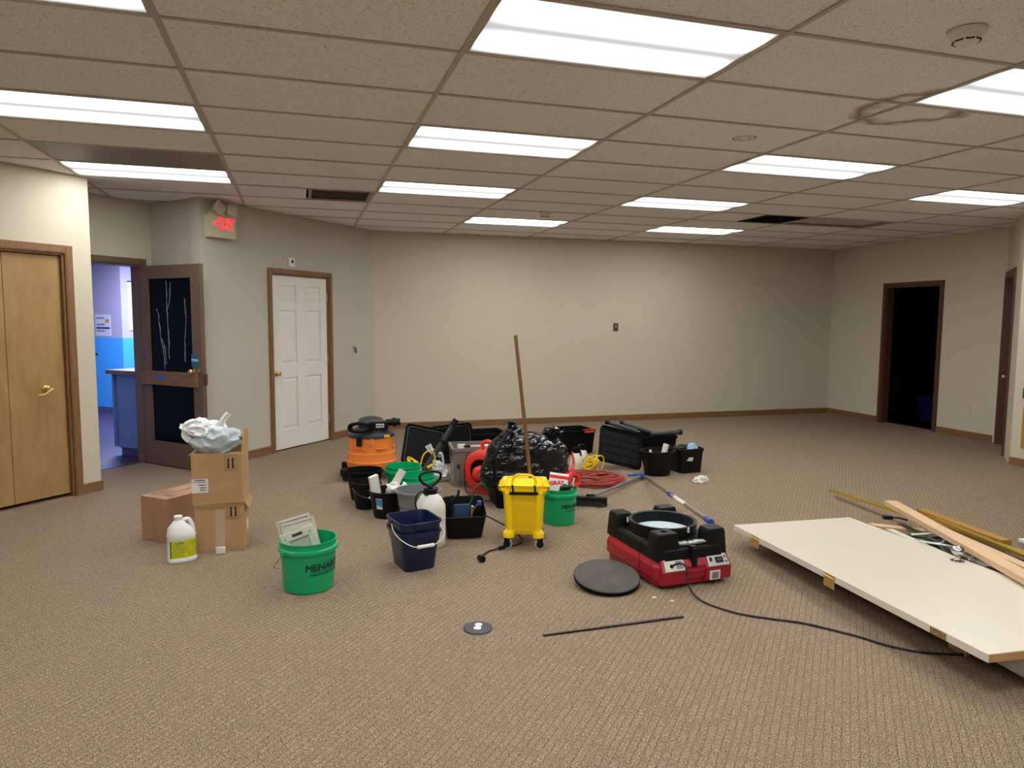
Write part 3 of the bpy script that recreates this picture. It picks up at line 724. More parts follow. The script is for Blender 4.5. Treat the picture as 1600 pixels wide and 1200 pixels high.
#PART2
# ------------------------------------------------------------------ cardboard boxes
def carton(name, label, loc, rz, w, d, h, m, open_top=False, group=None):
    t = thing(name, label, 'box', loc, rz, group)
    mb = MB(); q = 0.005
    if open_top:
        mb.b2(-w/2, w/2, 0, q, 0.0, h).b2(-w/2, w/2, d-q, d, 0, h).b2(-w/2, -w/2+q, q, d-q, 0, h).b2(w/2-q, w/2, q, d-q, 0, h).b2(-w/2, w/2, 0, d, 0, q)
    else: mb.b2(-w/2, w/2, 0, d, 0.0, h)
    mb.build('carton', m, t, 0, bev=0.003)
    return t
def arrows(t, x, z, y=-0.001):
    mb = MB(); s = 0.036
    for a, b, c, d in ((-s, s, -0.05, -0.048), (-s, s, 0.048, 0.05), (-s, -s+0.0015, -0.05, 0.05), (s-0.0015, s, -0.05, 0.05), (-s+0.004, s-0.004, -0.04, -0.0385)):
        mb.b2(x+a, x+b, y-0.0005, y, z+c, z+d)
    for k in (-0.014, 0.014):
        mb.add([(x+k-0.0065, y, z-0.033), (x+k+0.0065, y, z-0.033), (x+k+0.0045, y, z+0.02), (x+k+0.010, y, z+0.02), (x+k, y, z+0.038), (x+k-0.010, y, z+0.02), (x+k-0.0045, y, z+0.02)], [(0, 1, 2, 6), (6, 2, 3, 4, 5)])
    mb.build('arrow_mark', M_ink, t, 0)
bA = (-0.005, 2.312); rA = math.radians(-3)
t = carton('cardboard_box', 'tall cardboard box at the bottom of the stack, behind the white jug', (bA[0], bA[1], 0), rA, 0.30, 0.30, 0.315, M_card, group='cardboard boxes by the entry')
arrows(t, 0.085, 0.262)
MB().b2(0.1505, 0.1515, 0.12, 0.2, 0.10, 0.17).build('side_label', M_paper, t, 0)
MB().add([(-0.15, -0.001, 0.31), (0.15, -0.001, 0.31), (0.15, -0.002, 0.295), (0.05, -0.003, 0.29), (-0.05, -0.003, 0.285), (-0.15, -0.002, 0.29)], [(0, 1, 2, 3, 4, 5)]).build('packing_tape', mat('clear brown tape', '9a7a52', 0.15), t, 0)
MB().loft([[(0.15, 0.02, 0.315), (0.154, 0.02, 0.315), (0.154, 0.28, 0.315), (0.15, 0.28, 0.315)], [(0.175, 0.03, 0.27), (0.179, 0.03, 0.27), (0.179, 0.27, 0.27), (0.175, 0.27, 0.27)]]).build('flap', M_card, t, 0)
t = carton('cardboard_box', 'open cardboard box on top of the stack, holding a white plastic bag', (bA[0]-0.008, bA[1], 0.318), rA-0.02, 0.308, 0.30, 0.325, M_card, True, group='cardboard boxes by the entry')
arrows(t, 0.085, 0.262)
MB().b2(-0.1535, -0.055, -0.0015, 0, 0.075, 0.165).build('shipping_label', M_paper, t, 0)
mb = MB(); mb.b2(-0.135, -0.07, -0.0025, -0.0015, 0.155, 0.160)
for (a, b, z) in ((-0.148, -0.062, 0.143), (-0.112, -0.062, 0.122), (-0.104, -0.062, 0.104), (-0.104, -0.062, 0.088)):
    n_ = int((b-a)/0.004)
    for k in range(n_): mb.b2(a+k*0.004, a+k*0.004+(0.0022 if z < 0.14 else 0.003), -0.0025, -0.0015, z, z+(0.009 if z < 0.14 else 0.004))
mb.build('label_print', M_ink, t, 0)
def flap(t, a, b, c, d, m, name='flap'):
    a, b, c, d = [Vector(q) for q in (a, b, c, d)]; n_ = (b-a).cross(d-a).normalized()*0.002
    mb = MB(); mb.loft([[a-n_, b-n_, c-n_, d-n_], [a+n_, b+n_, c+n_, d+n_]]); return mb.build(name, m, t, 0)
flap(t, (0.154, 0.005, 0.325), (0.154, 0.295, 0.325), (0.158, 0.29, 0.44), (0.158, 0.10, 0.475), M_card)
flap(t, (-0.154, 0.298, 0.325), (0.154, 0.298, 0.325), (0.15, 0.34, 0.42), (-0.10, 0.34, 0.42), M_card)
flap(t, (-0.154, 0.005, 0.325), (-0.154, 0.295, 0.325), (-0.172, 0.28, 0.315), (-0.172, 0.02, 0.315), M_card)
flap(t, (-0.154, 0.005, 0.326), (0.154, 0.005, 0.326), (0.13, 0.13, 0.322), (-0.13, 0.13, 0.322), M_card)
t = carton('cardboard_box', 'low cardboard box lying left of the stack', (0, 0, 0), AN, 0.255, 0.46, 0.305, M_card2, group='cardboard boxes by the entry')
pB = Vector((-0.451, 2.652, 0)); t.location = pB
MB().b2(-0.012, 0.012, 0.0, 0.46, 0.305, 0.3062).b2(-0.012, 0.012, -0.0012, 0.0, 0.0, 0.305).build('packing_tape', mat('tan tape', 'a08058', 0.3), t, 0)
mb = MB()
for k in range(7): mb.b2(-0.11, -0.03, 0.05+k*0.022, 0.06+k*0.022, 0.3052, 0.3058)
mb.b2(0.02, 0.1, 0.06, 0.10, 0.3052, 0.3058); mb.build('printed_mark', mat('brown ink', '7a5c3c', 0.7), t, 0)

def blob(prof, sx, sy, nseg, amp, sc_, seed, top=None, ridged=True):
    mb = MB(); rings = []
    for (r, z) in prof:
        ring = []
        for i in range(nseg):
            a = 2*PI*i/nseg; p = Vector((r*sx*math.cos(a), r*sy*math.sin(a), z))
            q = p*sc_+Vector((seed, seed*1.7, 0))
            nv = noise.noise(q); nr = 1-2*abs(noise.noise(q*1.9+Vector((5, 5, 5))))
            k = amp*(nv*0.9+(nr-0.5)*0.8 if ridged else nv)
            dirv = Vector((p.x, p.y, 0)).normalized() if r > 0.01 else Vector((0, 0, 0.3))
            p = p+dirv*k+Vector((0, 0, k*0.5)) if z > prof[0][1]+0.005 else p
            ring.append(p)
        rings.append(ring)
    return mb.loft(rings)
def dense(prof, n):
    P = crom([Vector((r, 0, z)) for r, z in prof], n); return [(max(0.001, p.x), p.z) for p in P]
# white bag in the top box
t = thing('plastic_bag', 'knotted white plastic bag lying in the topmost cardboard box', 'bag', (-0.04, 2.43, 0.640), 0.0)
blob(dense([(0.001, -0.005), (0.09, 0.0), (0.135, 0.05), (0.135, 0.10), (0.10, 0.145), (0.001, 0.16)], 5), 1.0, 0.85, 40, 0.05, 9, 3).build('body', M_wbagi, t, 60, loc=(0.02, -0.03, 0))
b = blob(dense([(0.001, -0.045), (0.09, -0.035), (0.13, 0.0), (0.10, 0.045), (0.001, 0.055)], 5), 1.0, 0.8, 40, 0.055, 11, 8)
b.build('folded_top', M_wbag, t, 60, loc=(-0.035, -0.02, 0.145), rot=(0.2, 0.15, 0))
def ribbon(pts, w_, name, m, t, th_=0.003, n=6, amp=0.01, up=Vector((0, -1, 0))):
    P = crom([Vector(p) for p in pts], n); rings = []
    W = w_ if isinstance(w_, (list, tuple)) else [w_]*2
    for i, p in enumerate(P):
        a = P[max(0, i-1)]; b_ = P[min(len(P)-1, i+1)]; d = (b_-a).normalized(); s = d.cross(up).normalized(); f_ = i/(len(P)-1); ww = W[0]+(W[1]-W[0])*f_
        ww *= 1+0.3*noise.noise(p*25); off_ = up*(amp*noise.noise(p*18+Vector((3, 1, 2))))
        m_ = up*ww*0.28
        rings.append([p-s*ww/2+off_, p-s*ww*0.15+m_, p+s*ww*0.2-m_*0.3, p+s*ww/2+off_, p+s*ww/2+off_-up*th_, p+s*ww*0.2-m_*0.3-up*th_, p-s*ww*0.15+m_-up*th_, p-s*ww/2+off_-up*th_])
    return MB().loft(rings).build(name, m, t, 50)
ribbon([(0.03, -0.07, 0.15), (0.06, -0.08, 0.20), (0.085, -0.08, 0.235), (0.105, -0.08, 0.262)], [0.045, 0.03], 'tied_handle', M_wbag, t)
ribbon([(-0.06, -0.09, 0.19), (-0.13, -0.08, 0.185), (-0.165, -0.06, 0.13), (-0.13, -0.09, 0.09)], [0.05, 0.04], 'loose_handle', M_wbag, t)

# jug
t = thing('cleaner_jug', 'white gallon jug with a yellow green label standing before the boxes', 'jug', (-0.215, 2.185, 0), math.radians(22))
A_, B_ = 0.085, 0.06
def ov(a, b, z, cx=0, n=28): return [(cx+a*math.copysign(abs(math.cos(2*PI*i/n))**0.8, math.cos(2*PI*i/n)), b*math.copysign(abs(math.sin(2*PI*i/n))**0.8, math.sin(2*PI*i/n)), z) for i in range(n)]
mb = MB(); mb.loft([ov(0.078, 0.054, 0), ov(A_, B_, 0.006), ov(A_, B_, 0.028), ov(0.082, 0.057, 0.032), ov(0.082, 0.057, 0.155), ov(A_, B_, 0.162), ov(0.083, 0.059, 0.18), ov(0.068, 0.05, 0.215, -0.010), ov(0.040, 0.036, 0.245, -0.014), ov(0.024, 0.024, 0.262, -0.016), ov(0.020, 0.020, 0.268, -0.016), ov(0.020, 0.020, 0.275, -0.016)])
mb.build('bottle', M_wht, t, 50)
MB().lathe([(0.024, 0.268), (0.025, 0.27), (0.025, 0.288), (0.022, 0.291)], 24, (-0.016, 0, 0)).build('cap', M_wht, t, 40)
MB().tube([(-0.002, 0, 0.255), (0.035, 0, 0.262), (0.052, 0, 0.25), (0.066, 0, 0.215), (0.070, 0, 0.185)], 0.013, 12, smooth=6).build('handle', M_wht, t)
mb = MB(); pts = ov(0.0828, 0.0578, 0)[14:28]+[ov(0.0828, 0.0578, 0)[0]]
rings = []
def lab(z0, z1, k0, k1, e=0.0006):
    m_ = MB(); P = pts[k0:k1]
    vs = [(x*(1+e/0.08), y*(1+e/0.06), z0) for x, y, _ in P]+[(x*(1+e/0.08), y*(1+e/0.06), z1+0.012*i/len(P) if z1 > 0.12 else z1) for i, (x, y, _) in enumerate(P)]
    n_ = len(P); m_.add(vs, [(i, i+1, n_+i+1, n_+i) for i in range(n_-1)]); return m_
lab(0.036, 0.140, 2, 15).build('label', M_gold, t, 60)
lab(0.036, 0.138, 2, 4, 0.0012).build('label_edge', M_olive, t, 60)
mb = MB()
for k in range(9):
    q = lab(0.045+k*0.010, 0.0475+k*0.010, 4, 8, 0.0012); mb.add(q.v, q.f); q = lab(0.045+k*0.010, 0.0475+k*0.010, 9, 13, 0.0012); mb.add(q.v, q.f)
mb.build('label_print', M_olive, t, 60)
# clear plastic sleeve leaning on the boxes
t = thing('clear_sleeve', 'clear plastic sleeve with a white end leaning on the bottom box', 'sleeve', (0.0, 2.255, 0.0), -0.05, rot=(math.radians(-8), 0, -0.05))
MB().loft([rrect(0.058, 0.02, 0.009, 0.008), rrect(0.056, 0.03, 0.012, 0.05), rrect(0.058, 0.018, 0.008, 0.26), rrect(0.062, 0.004, 0.002, 0.285)]).build('tube', M_clear, t, 40)
MB().loft([rrect(0.060, 0.022, 0.010, 0.004), rrect(0.060, 0.03, 0.012, 0.045)]).build('white_end', mat('translucent white end', 'dcdcd0', 0.4), t, 40)

# ------------------------------------------------------------------ pails and buckets
def pail(name, label, loc, rb, rt, h, m, group=None, sy=1.0, collar=True, rz=0.0, th_=0.003, wire=True, wa=0.0, hang=-1.0, grip=None, cat='bucket', rim=0.006, wm=None, hy=0.86):
    t = thing(name, label, cat, loc, rz, group)
    R_ = lambda z: rb+(rt-rb)*z/h
    if collar: pr = [(rb-0.006, 0), (rb, 0.006), (R_(h*0.78), h*0.78), (R_(h*0.78)+0.014, h*0.80), (R_(h*.85)+0.012, h*0.86), (R_(h*0.88), h*0.885), (rt, h-0.006), (rt+0.004, h-0.004), (rt+0.004, h), (rt-th_, h)]
    else: pr = [(rb-0.006, 0), (rb, 0.006), (R_(h*0.93), h*0.93), (rt+rim, h*0.94), (rt+rim, h-0.002), (rt+rim-0.002, h), (rt-th_, h)]
    pr += [(rb-th_, 0.008), (0.002, 0.008)]
    pr = [(0.002, 0)]+pr
    MB().lathe(pr, 44, sy=sy).build('shell', m, t, 35)
    if wire:
        rr = R_(h*hy)+0.014; ex = Vector((math.cos(wa), math.sin(wa)*sy, 0)); ey = Vector((-math.sin(wa), math.cos(wa), 0))
        pts = []
        for k in range(15):
            a = PI*k/14; pts.append(ex*rr*math.cos(a)*1.0 + ey*(hang*rr*math.sin(a)*0.25*(1 if hang else 0)) + Vector((0, 0, h*hy-abs(hang)*rr*math.sin(a)*0.62)))
        if hang: pts = [p+ey*(hang*(rr*0.95)*math.sin(PI*k/14)) for k, p in enumerate(pts)]
        MB().tube(pts, 0.0022, 6).build('handle', wm or M_bwire, t)
        mb = MB()
        for s in (1, -1): mb.box(*(ex*rr*s*0.99+Vector((0, 0, h*hy))), 0.02, 0.02, 0.03)
        mb.build('ear', m, t, 0, bev=0.003)
        if grip: MB().cyl(pts[6], pts[8], 0.009, seg=10).build('grip', grip, t)
    return t
# front green pail
GP = (0.537, 1.529, 0)
t = pail('green_bucket', 'green bucket in front, standing alone with beige vent covers inside', GP, 0.138, 0.156, 0.285, M_green, 'green store buckets', wire=False)
ang = math.atan2(-2.5568-1.529, 0.5044-0.537)
tb = ang+0.70
text('MENARDS', 0.052, M_dginkgreen, t, 'store_lettering', (0, 0, 0.150), thick=0.0024, cyl_r=0.1485, a0=tb, sx=1.05, ext=0.0003, shear=0.12)
text('Dedicated to Service & Quality', 0.016, M_dginkgreen, t, 'slogan', (0, 0, 0.112), thick=0.0004, cyl_r=0.1465, a0=tb, ext=0.0003, shear=0.3)
mb = MB()
for k in range(26):
    a = tb-0.62+k*1.24/26; b_ = a+1.24/26
    for z in (0.1785,): mb.add([(0.1512*math.cos(a), 0.1512*math.sin(a), z), (0.1512*math.cos(b_), 0.1512*math.sin(b_), z), (0.1512*math.cos(b_), 0.1512*math.sin(b_), z+0.002), (0.1512*math.cos(a), 0.1512*math.sin(a), z+0.002)], [(0, 1, 2, 3)])
    mb.add([(0.148*math.cos(a), 0.148*math.sin(a), 0.124), (0.148*math.cos(b_), 0.148*math.sin(b_), 0.124), (0.148*math.cos(b_), 0.148*math.sin(b_), 0.1265), (0.148*math.cos(a), 0.148*math.sin(a), 0.1265)], [(0, 1, 2, 3)])
mb.build('logo_rule', M_dginkgreen, t, 60)
ea = ang-0.95
MB().box(0.160*math.cos(ea), 0.160*math.sin(ea), 0.228, 0.026, 0.03, 0.03, Matrix.Rotation(ea, 3, 'Z')).build('ear', M_green, t, 0, bev=0.004)
MB().tube([(0.172*math.cos(ea), 0.172*math.sin(ea), 0.222), (0.190*math.cos(ea-0.1), 0.190*math.sin(ea-0.1), 0.19), (0.200*math.cos(ea-0.18), 0.200*math.sin(ea-0.18), 0.165), (0.195*math.cos(ea-0.2), 0.195*math.sin(ea-0.2), 0.15), (0.178*math.cos(ea-0.1), 0.178*math.sin(ea-0.1), 0.146)], 0.002, 6, smooth=5).build('handle', M_bwire, t)
def ventcover(label, loc, rot, w_, h_, slots, win, d_=0.014, m=M_offw):
    t = thing('vent_cover', label, 'vent cover', loc, rot=rot, group='beige covers in the front green bucket')
    mb = MB(); e = 0.02
    if win:
        for a, b, c, d in ((-w_/2, w_/2, 0, 0.05), (-w_/2, w_/2, h_-0.05, h_), (-w_/2, -w_/2+0.04, 0.05, h_-0.05), (w_/2-0.04, w_/2, 0.05, h_-0.05)): mb.b2(a, b, -d_, 0, c, d)
        mb.build('frame', m, t, 0, bev=0.003)
        MB().b2(-w_/2+0.04, w_/2-0.04, -0.004, 0, 0.05, h_-0.05).build('recess', mat('pale recess', 'b9b8a8', 0.5), t, 0)
        MB().b2(-0.03, 0.03, -d_-0.001, -d_+0.004, h_-0.034, h_-0.016).build('grip_slot', M_dgrey, t, 0, bev=0.003)
        mb = MB()
        for s in (-1, 1): mb.lathe([(0.005, 0), (0.005, 0.003), (0.003, 0.004)], 10, (s*(w_/2-0.025), -d_, h_-0.03), 1, Matrix.Rotation(PI/2, 3, 'X'))
        mb.build('screw', M_steel, t)
    else:
        mb.b2(-w_/2, w_/2, -0.006, 0, 0, h_)
        for a, b, c, d in ((-w_/2, w_/2, h_-0.012, h_), (-w_/2, -w_/2+0.012, 0, h_), (w_/2-0.012, w_/2, 0, h_)): mb.b2(a, b, -d_, 0, c, d)
        mb.build('frame', m, t, 0, bev=0.002)
    if slots:
        mb = MB()
        for k in range(15): mb.box(-0.05+k*0.0075, -0.0065, h_-0.06, 0.0035, 0.001, 0.028, Matrix.Rotation(0.3, 3, 'Y'))
        mb.build('slots', M_ink, t, 0)
    return t
ventcover('rear plain beige vent cover in the front green bucket', (0.535, 1.600, 0.050), (math.radians(-10), math.radians(-14), math.radians(0)), 0.185, 0.335, False, False)
ventcover('middle beige vent cover with a row of slots in the green bucket', (0.555, 1.570, 0.045), (math.radians(-9), math.radians(-14), math.radians(-3)), 0.185, 0.33, True, False)
ventcover('front beige vent cover with square window in the green bucket', (0.568, 1.51, 0.040), (math.radians(-7), math.radians(-19), math.radians(-4)), 0.19, 0.305, False, True)

# two green buckets in the middle, one right
t = pail('green_bucket', 'empty green bucket behind, nearest the orange vacuum, with yellow cord above', (1.35, 3.47, 0), 0.128, 0.148, 0.265, M_green, 'green store buckets', wa=0.2, hang=1.0)
t = pail('green_bucket', 'empty green bucket right in front of its twin, behind the grey bucket', (1.40, 3.07, 0), 0.125, 0.143, 0.265, M_green, 'green store buckets', wa=0.1, hang=-1.0)
t = pail('green_bucket', 'green bucket behind the yellow mop bucket, filled with gloves and packets', (2.36, 2.36, 0), 0.117, 0.134, 0.27, M_green, 'green store buckets', wa=0.6, hang=0.6, rz=0.0)
a0 = math.atan2(-2.5568-2.36, 0.5044-2.36)+0.85
text('MENARDS', 0.040, M_dginkgreen, t, 'store_lettering', (0, 0, 0.145), thick=0.0018, cyl_r=0.1275, a0=a0, sx=1.0, ext=0.0003)
text('Dedicated to Service', 0.014, M_dginkgreen, t, 'slogan', (0, 0, 0.112), bold=0.0003, cyl_r=0.1255, a0=a0, ext=0.0003, shear=0.3)
# contents of the right green bucket
t = thing('glove_packet', 'white and red glove packet standing in the right green bucket', 'packet', (2.335, 2.345, 0.20), rot=(math.radians(-12), math.radians(8), -0.25))
MB().loft([rrect(0.15, 0.03, 0.012, 0), rrect(0.15, 0.04, 0.015, 0.09), rrect(0.145, 0.02, 0.008, 0.165), rrect(0.145, 0.006, 0.002, 0.175)]).build('packet', M_wht, t, 50)
text('GRAY', 0.042, M_brightred, t, 'lettering', (-0.015, -0.0215, 0.10), bold=0.002, rot=(PI/2, -0.15, 0))
MB().b2(-0.072, 0.072, -0.017, 0.017, 0.135, 0.158).build('red_band', M_brightred, t, 0)
t = thing('rubber_gloves', 'dark green rubber gloves stuffed in the right green bucket', 'gloves', (2.37, 2.30, 0.20), 0.1)
for k in range(4):
    x = -0.03+k*0.022; MB().tube([(x, 0, -0.02), (x+0.002, -0.01, 0.06), (x+0.008, -0.02, 0.09+0.01*(k % 2)), (x+0.012, -0.04, 0.085)], 0.012, 8, smooth=3).build('glove_finger', M_greenh, t)
t = thing('red_tape_roll', 'bright red ring roll leaning on the right green bucket rim', 'tape roll', (2.475, 2.36, 0.315), rot=(math.radians(75), 0, math.radians(15)))
MB().lathe([(0.052, -0.02), (0.052, 0.02), (0.034, 0.02), (0.034, -0.02), (0.052, -0.02)], 28, cap0=False, cap1=False).build('ring', M_brightred, t, 40)
t = thing('white_marker', 'thin white marker standing in the right green bucket', 'marker', (2.42, 2.29, 0.19), rot=(0.1, 0.15, 0))
MB().cyl((0, 0, -0.05), (0, 0, 0.13), 0.006).build('barrel', M_wht, t)
MB().cyl((0, 0, 0.13), (0, 0, 0.16), 0.0065).build('cap', M_wht, t)

# black buckets at the left of the cluster
t = pail('black_bucket', 'tall black bucket half hidden behind, in front of the orange vacuum', (1.02, 3.46, 0), 0.112, 0.148, 0.25, M_blackm, 'black buckets', collar=False, wire=False)
t = pail('black_bucket', 'smallest black bucket with white grip on its wire handle', (1.005, 3.165, 0), 0.083, 0.112, 0.215, M_black, 'black buckets', collar=False, wa=0.25, hang=-1.0, grip=M_wht)
t = pail('black_bucket', 'black bucket with blue and white sticker holding white panels', (1.14, 2.87, 0), 0.103, 0.138, 0.21, M_black, 'black buckets', collar=False, wire=False)
aS = math.atan2(-2.5568-2.87, 0.5044-1.14)-0.72
mb = MB(); mb2 = MB()
for k in range(6):
    a, b_ = aS+k*0.07, aS+(k+1)*0.07
    q = lambda a, z, rr: (rr(z)*math.cos(a), rr(z)*math.sin(a), z)
    rr = lambda z: 0.1045+(0.035)*z/0.21
    mb.add([q(a, 0.08, rr), q(b_, 0.08, rr), q(b_, 0.165, rr), q(a, 0.165, rr)], [(0, 1, 2, 3)])
    r2 = lambda z: 0.1050+(0.035)*z/0.21
    mb2.add([q(a, 0.11, r2), q(b_, 0.11-0.004*k, r2), q(b_, 0.16, r2), q(a, 0.16, r2)], [(0, 1, 2, 3)])
mb.build('sticker', M_paper, t, 60); mb2.build('sticker_print', mat('sky blue print', '4a90d0', 0.5), t, 60)
t = thing('plastic_board', 'upright white plastic panel at the left of the black bucket', 'panel', (1.075, 2.86, 0.03), rot=(math.radians(4), math.radians(-12), math.radians(28)))
MB().b2(-0.036, 0.036, -0.012, 0.012, 0, 0.31).b2(-0.036, -0.028, -0.018, 0.012, 0, 0.31).b2(0.028, 0.036, -0.018, 0.012, 0, 0.31).build('board', M_wht, t, 0, bev=0.003)
t = thing('plastic_board', 'long white panel leaning right out of the black bucket', 'panel', (1.12, 2.90, 0.10), rot=(math.radians(-6), math.radians(32), 0))
MB().b2(-0.03, 0.03, -0.004, 0.004, 0, 0.285).build('board', M_offw, t, 0, bev=0.002)
t = thing('white_fitting', 'crumpled white paper and pipe fitting on top of the black bucket', 'fitting', (1.185, 2.85, 0.185))
MB().lathe([(0.03, 0), (0.03, 0.05), (0.036, 0.05), (0.036, 0.065), (0.028, 0.065)], 18, (0.06, 0.0, 0.01), 1, Matrix.Rotation(0.8, 3, 'Y')).build('elbow', M_wht, t)
blob(dense([(0.001, 0), (0.05, 0.005), (0.05, 0.05), (0.001, 0.075)], 4), 1, 1, 22, 0.025, 30, 2).build('crumpled_sheet', M_tissue, t, 30)
t = pail('grey_bucket', 'grey utility bucket with two white moulded lips beside the sprayer', (1.335, 2.60, 0), 0.118, 0.160, 0.262, M_grey, collar=False, rim=0.010, wire=False)
MB().loft([[(-0.15, -0.04, 0.245), (-0.15, 0.04, 0.245), (-0.15, 0.04, 0.262), (-0.15, -0.04, 0.262)], [(-0.20, -0.012, 0.252), (-0.20, 0.012, 0.252), (-0.20, 0.012, 0.264), (-0.20, -0.012, 0.264)]]).build('pouring_lip', M_grey, t, 0, bev=0.003)
MB().lathe([(0.142, 0.15), (0.146, 0.152), (0.146, 0.158), (0.143, 0.16)], 40, cap0=False, cap1=False).build('moulded_band', M_grey, t, 40)
tag(MB().loft([rrect(0.05, 0.03, 0.004, 0), rrect(0.045, 0.01, 0.003, 0.07)]).build('white_scrap', M_wht, None, 30, loc=(1.20, 2.32, 0.0), rotz=0.3), 'small white plastic scrap on the carpet behind the blue buckets', 'scrap')

# navy stacked buckets
def navy(label, loc, rz, h0, top):
    t = thing('blue_bucket', label, 'bucket', loc, rz, 'stacked navy blue buckets')
    h = 0.245
    o_ = [rrect(0.19, 0.215, 0.035, 0), rrect(0.20, 0.225, 0.035, 0.012), rrect(0.235, 0.262, 0.04, h*0.72), rrect(0.245, 0.272, 0.04, h*0.72), rrect(0.262, 0.292, 0.05, h-0.012), rrect(0.275, 0.305, 0.05, h-0.012), rrect(0.276, 0.306, 0.05, h)]
    i_ = [rrect(0.255, 0.285, 0.045, h), rrect(0.225, 0.250, 0.035, h*0.7), rrect(0.188, 0.21, 0.03, 0.02)]
    MB().loft(o_+i_, True, True).build('shell', M_navy, t, 30)
    if top:
        e = 0.138
        pts = [(-e, 0.02, h-0.02), (-e-0.012, -0.06, h-0.06), (-e+0.004, -0.155, h-0.09), (-0.06, -0.185, h-0.13), (0.06, -0.185, h-0.13), (e-0.004, -0.155, h-0.09), (e+0.012, -0.06, h-0.06), (e, 0.02, h-0.02)]
        MB().tube(pts, 0.0028, 8, smooth=5).build('handle', M_wht, t)
        MB().cyl((-0.052, -0.187, h-0.131), (0.052, -0.187, h-0.131), 0.0105).build('grip', M_wht, t)
        for s in (-1, 1): MB().box(s*0.139, 0.02, h-0.02, 0.008, 0.03, 0.03).build('ear', M_navy, t, 0, bev=0.003)
    MB().b2(-0.05, 0.05, -0.160, -0.152, h-0.03, h+0.001).build('pouring_lip', M_navy, t, 0, bev=0.004)
    return t
nr = math.radians(13)
navy('lower navy bucket of the stacked pair on the carpet', (1.165, 1.715, 0), nr, 0, False)
navy('upper navy bucket of the stacked pair, with white grip handle', (1.165, 1.715, 0.060), nr, 0, True)

# pump sprayer
t = thing('pump_sprayer', 'white pump sprayer tank with black D shaped handle', 'sprayer', (1.335, 2.085, 0), 0.2); t.scale = (1.07, 1.07, 1.0)
MB().lathe([(0.002, 0), (0.086, 0), (0.093, 0.012), (0.095, 0.05), (0.095, 0.255), (0.093, 0.275), (0.070, 0.325), (0.045, 0.350), (0.036, 0.358), (0.036, 0.365), (0.002, 0.365)], 40).build('tank', M_milk, t, 40)
MB().lathe([(0.040, 0.352), (0.044, 0.354), (0.042, 0.385), (0.020, 0.388), (0.014, 0.395), (0.022, 0.400), (0.018, 0.408), (0.012, 0.412)], 24).build('cap', M_black, t, 30)
D = [(-0.012, 0, 0.405), (-0.050, 0, 0.428), (-0.070, 0, 0.460), (-0.060, 0, 0.488), (0, 0, 0.500), (0.060, 0, 0.488), (0.070, 0, 0.460), (0.050, 0, 0.428), (0.012, 0, 0.405)]
MB().tube(D, 0.0085, 10, smooth=5, closed=True).build('pump_handle', M_black, t)
MB().tube([(-0.035, -0.03, 0.36), (-0.075, -0.05, 0.385), (-0.115, -0.06, 0.36), (-0.12, -0.06, 0.30), (-0.105, -0.055, 0.25), (-0.098, -0.02, 0.22), (-0.06, 0.10, 0.20), (0.04, 0.13, 0.24), (0.11, 0.10, 0.30)], 0.006, 8, smooth=6).build('hose', M_rub, t)
MB().cyl((-0.035, -0.03, 0.352), (-0.058, -0.045, 0.372), 0.009).build('hose_nut', M_black, t)

# caddy with tools
t = thing('tool_caddy', 'black high backed bin stuffed with tools beside the white sprayer', 'caddy', (1.60, 2.24, 0), -0.12)
o_ = [rrect(0.22, 0.16, 0.03, 0.0), rrect(0.225, 0.165, 0.03, 0.01)]
zf = lambda p, k: p
def slant(w_, d_, r, z0, z1): return [(x, y, z0+(z1-z0)*(y+d_/2)/d_) for x, y, _ in rrect(w_, d_, r, 0)]
MB().loft([rrect(0.24, 0.18, 0.03, 0.0), slant(0.30, 0.24, 0.04, 0.155, 0.25), slant(0.29, 0.23, 0.035, 0.155, 0.25), rrect(0.23, 0.17, 0.03, 0.012)]).build('body', M_black, t, 30)
MB().tube([(-0.15, -0.11, 0.155), (-0.05, -0.125, 0.16), (0.08, -0.125, 0.158), (0.15, -0.11, 0.155)], 0.004, 6).build('rim_cord', M_rub, t)
t = thing('blue_pouch', 'dark blue fabric pouch tucked inside the black tool bin', 'pouch', (1.575, 2.20, 0.10), -0.1)
MB().loft([rrect(0.10, 0.05, 0.02, 0), rrect(0.13, 0.06, 0.025, 0.09), rrect(0.11, 0.03, 0.012, 0.13)]).build('pouch', mat('dusty blue cloth', '1b3858', 0.8), t, 50)
def tool(name, label, cat, p0, p1, r, m, extra=None, tip=None):
    t = thing(name, label, cat, p0); d = Vector(p1)-Vector(p0)
    MB().cyl((0, 0, 0), d, r, r*0.85, 10).build('shaft', m, t)
    if tip: MB().cyl(d, d*1.16, r*1.6, r*1.3, 10).build('tip', tip, t)
    return t
tool('sprayer_wand', 'black spray wand with grip rising left out of the tool bin', 'wand', (1.50, 2.16, 0.10), (1.505, 2.18, 0.275), 0.008, M_black, tip=M_black)
t = thing('spray_trigger', 'black trigger handle resting across the left of the tool bin', 'handle', (1.505, 2.20, 0.255))
MB().cyl((0, 0, 0), (0.045, 0.0, 0.04), 0.016, 0.013, 12).build('grip', M_black, t); MB().cyl((0.045, 0, 0.04), (0.05, 0, 0.08), 0.009, 0.008, 10).build('lever', M_black, t)
tool('screwdriver', 'screwdriver with blue cap standing at the right of the tool bin', 'screwdriver', (1.67, 2.17, 0.06), (1.69, 2.16, 0.23), 0.012, M_black, tip=M_blue)
tool('paint_roller', 'brass coloured roller rod upright in the tool bin', 'roller', (1.625, 2.15, 0.08), (1.635, 2.13, 0.21), 0.008, M_brass, tip=M_steel)
t = thing('green_hose_handle', 'dark green pipe handle curving up out of the tool bin', 'handle', (1.60, 2.28, 0.10))
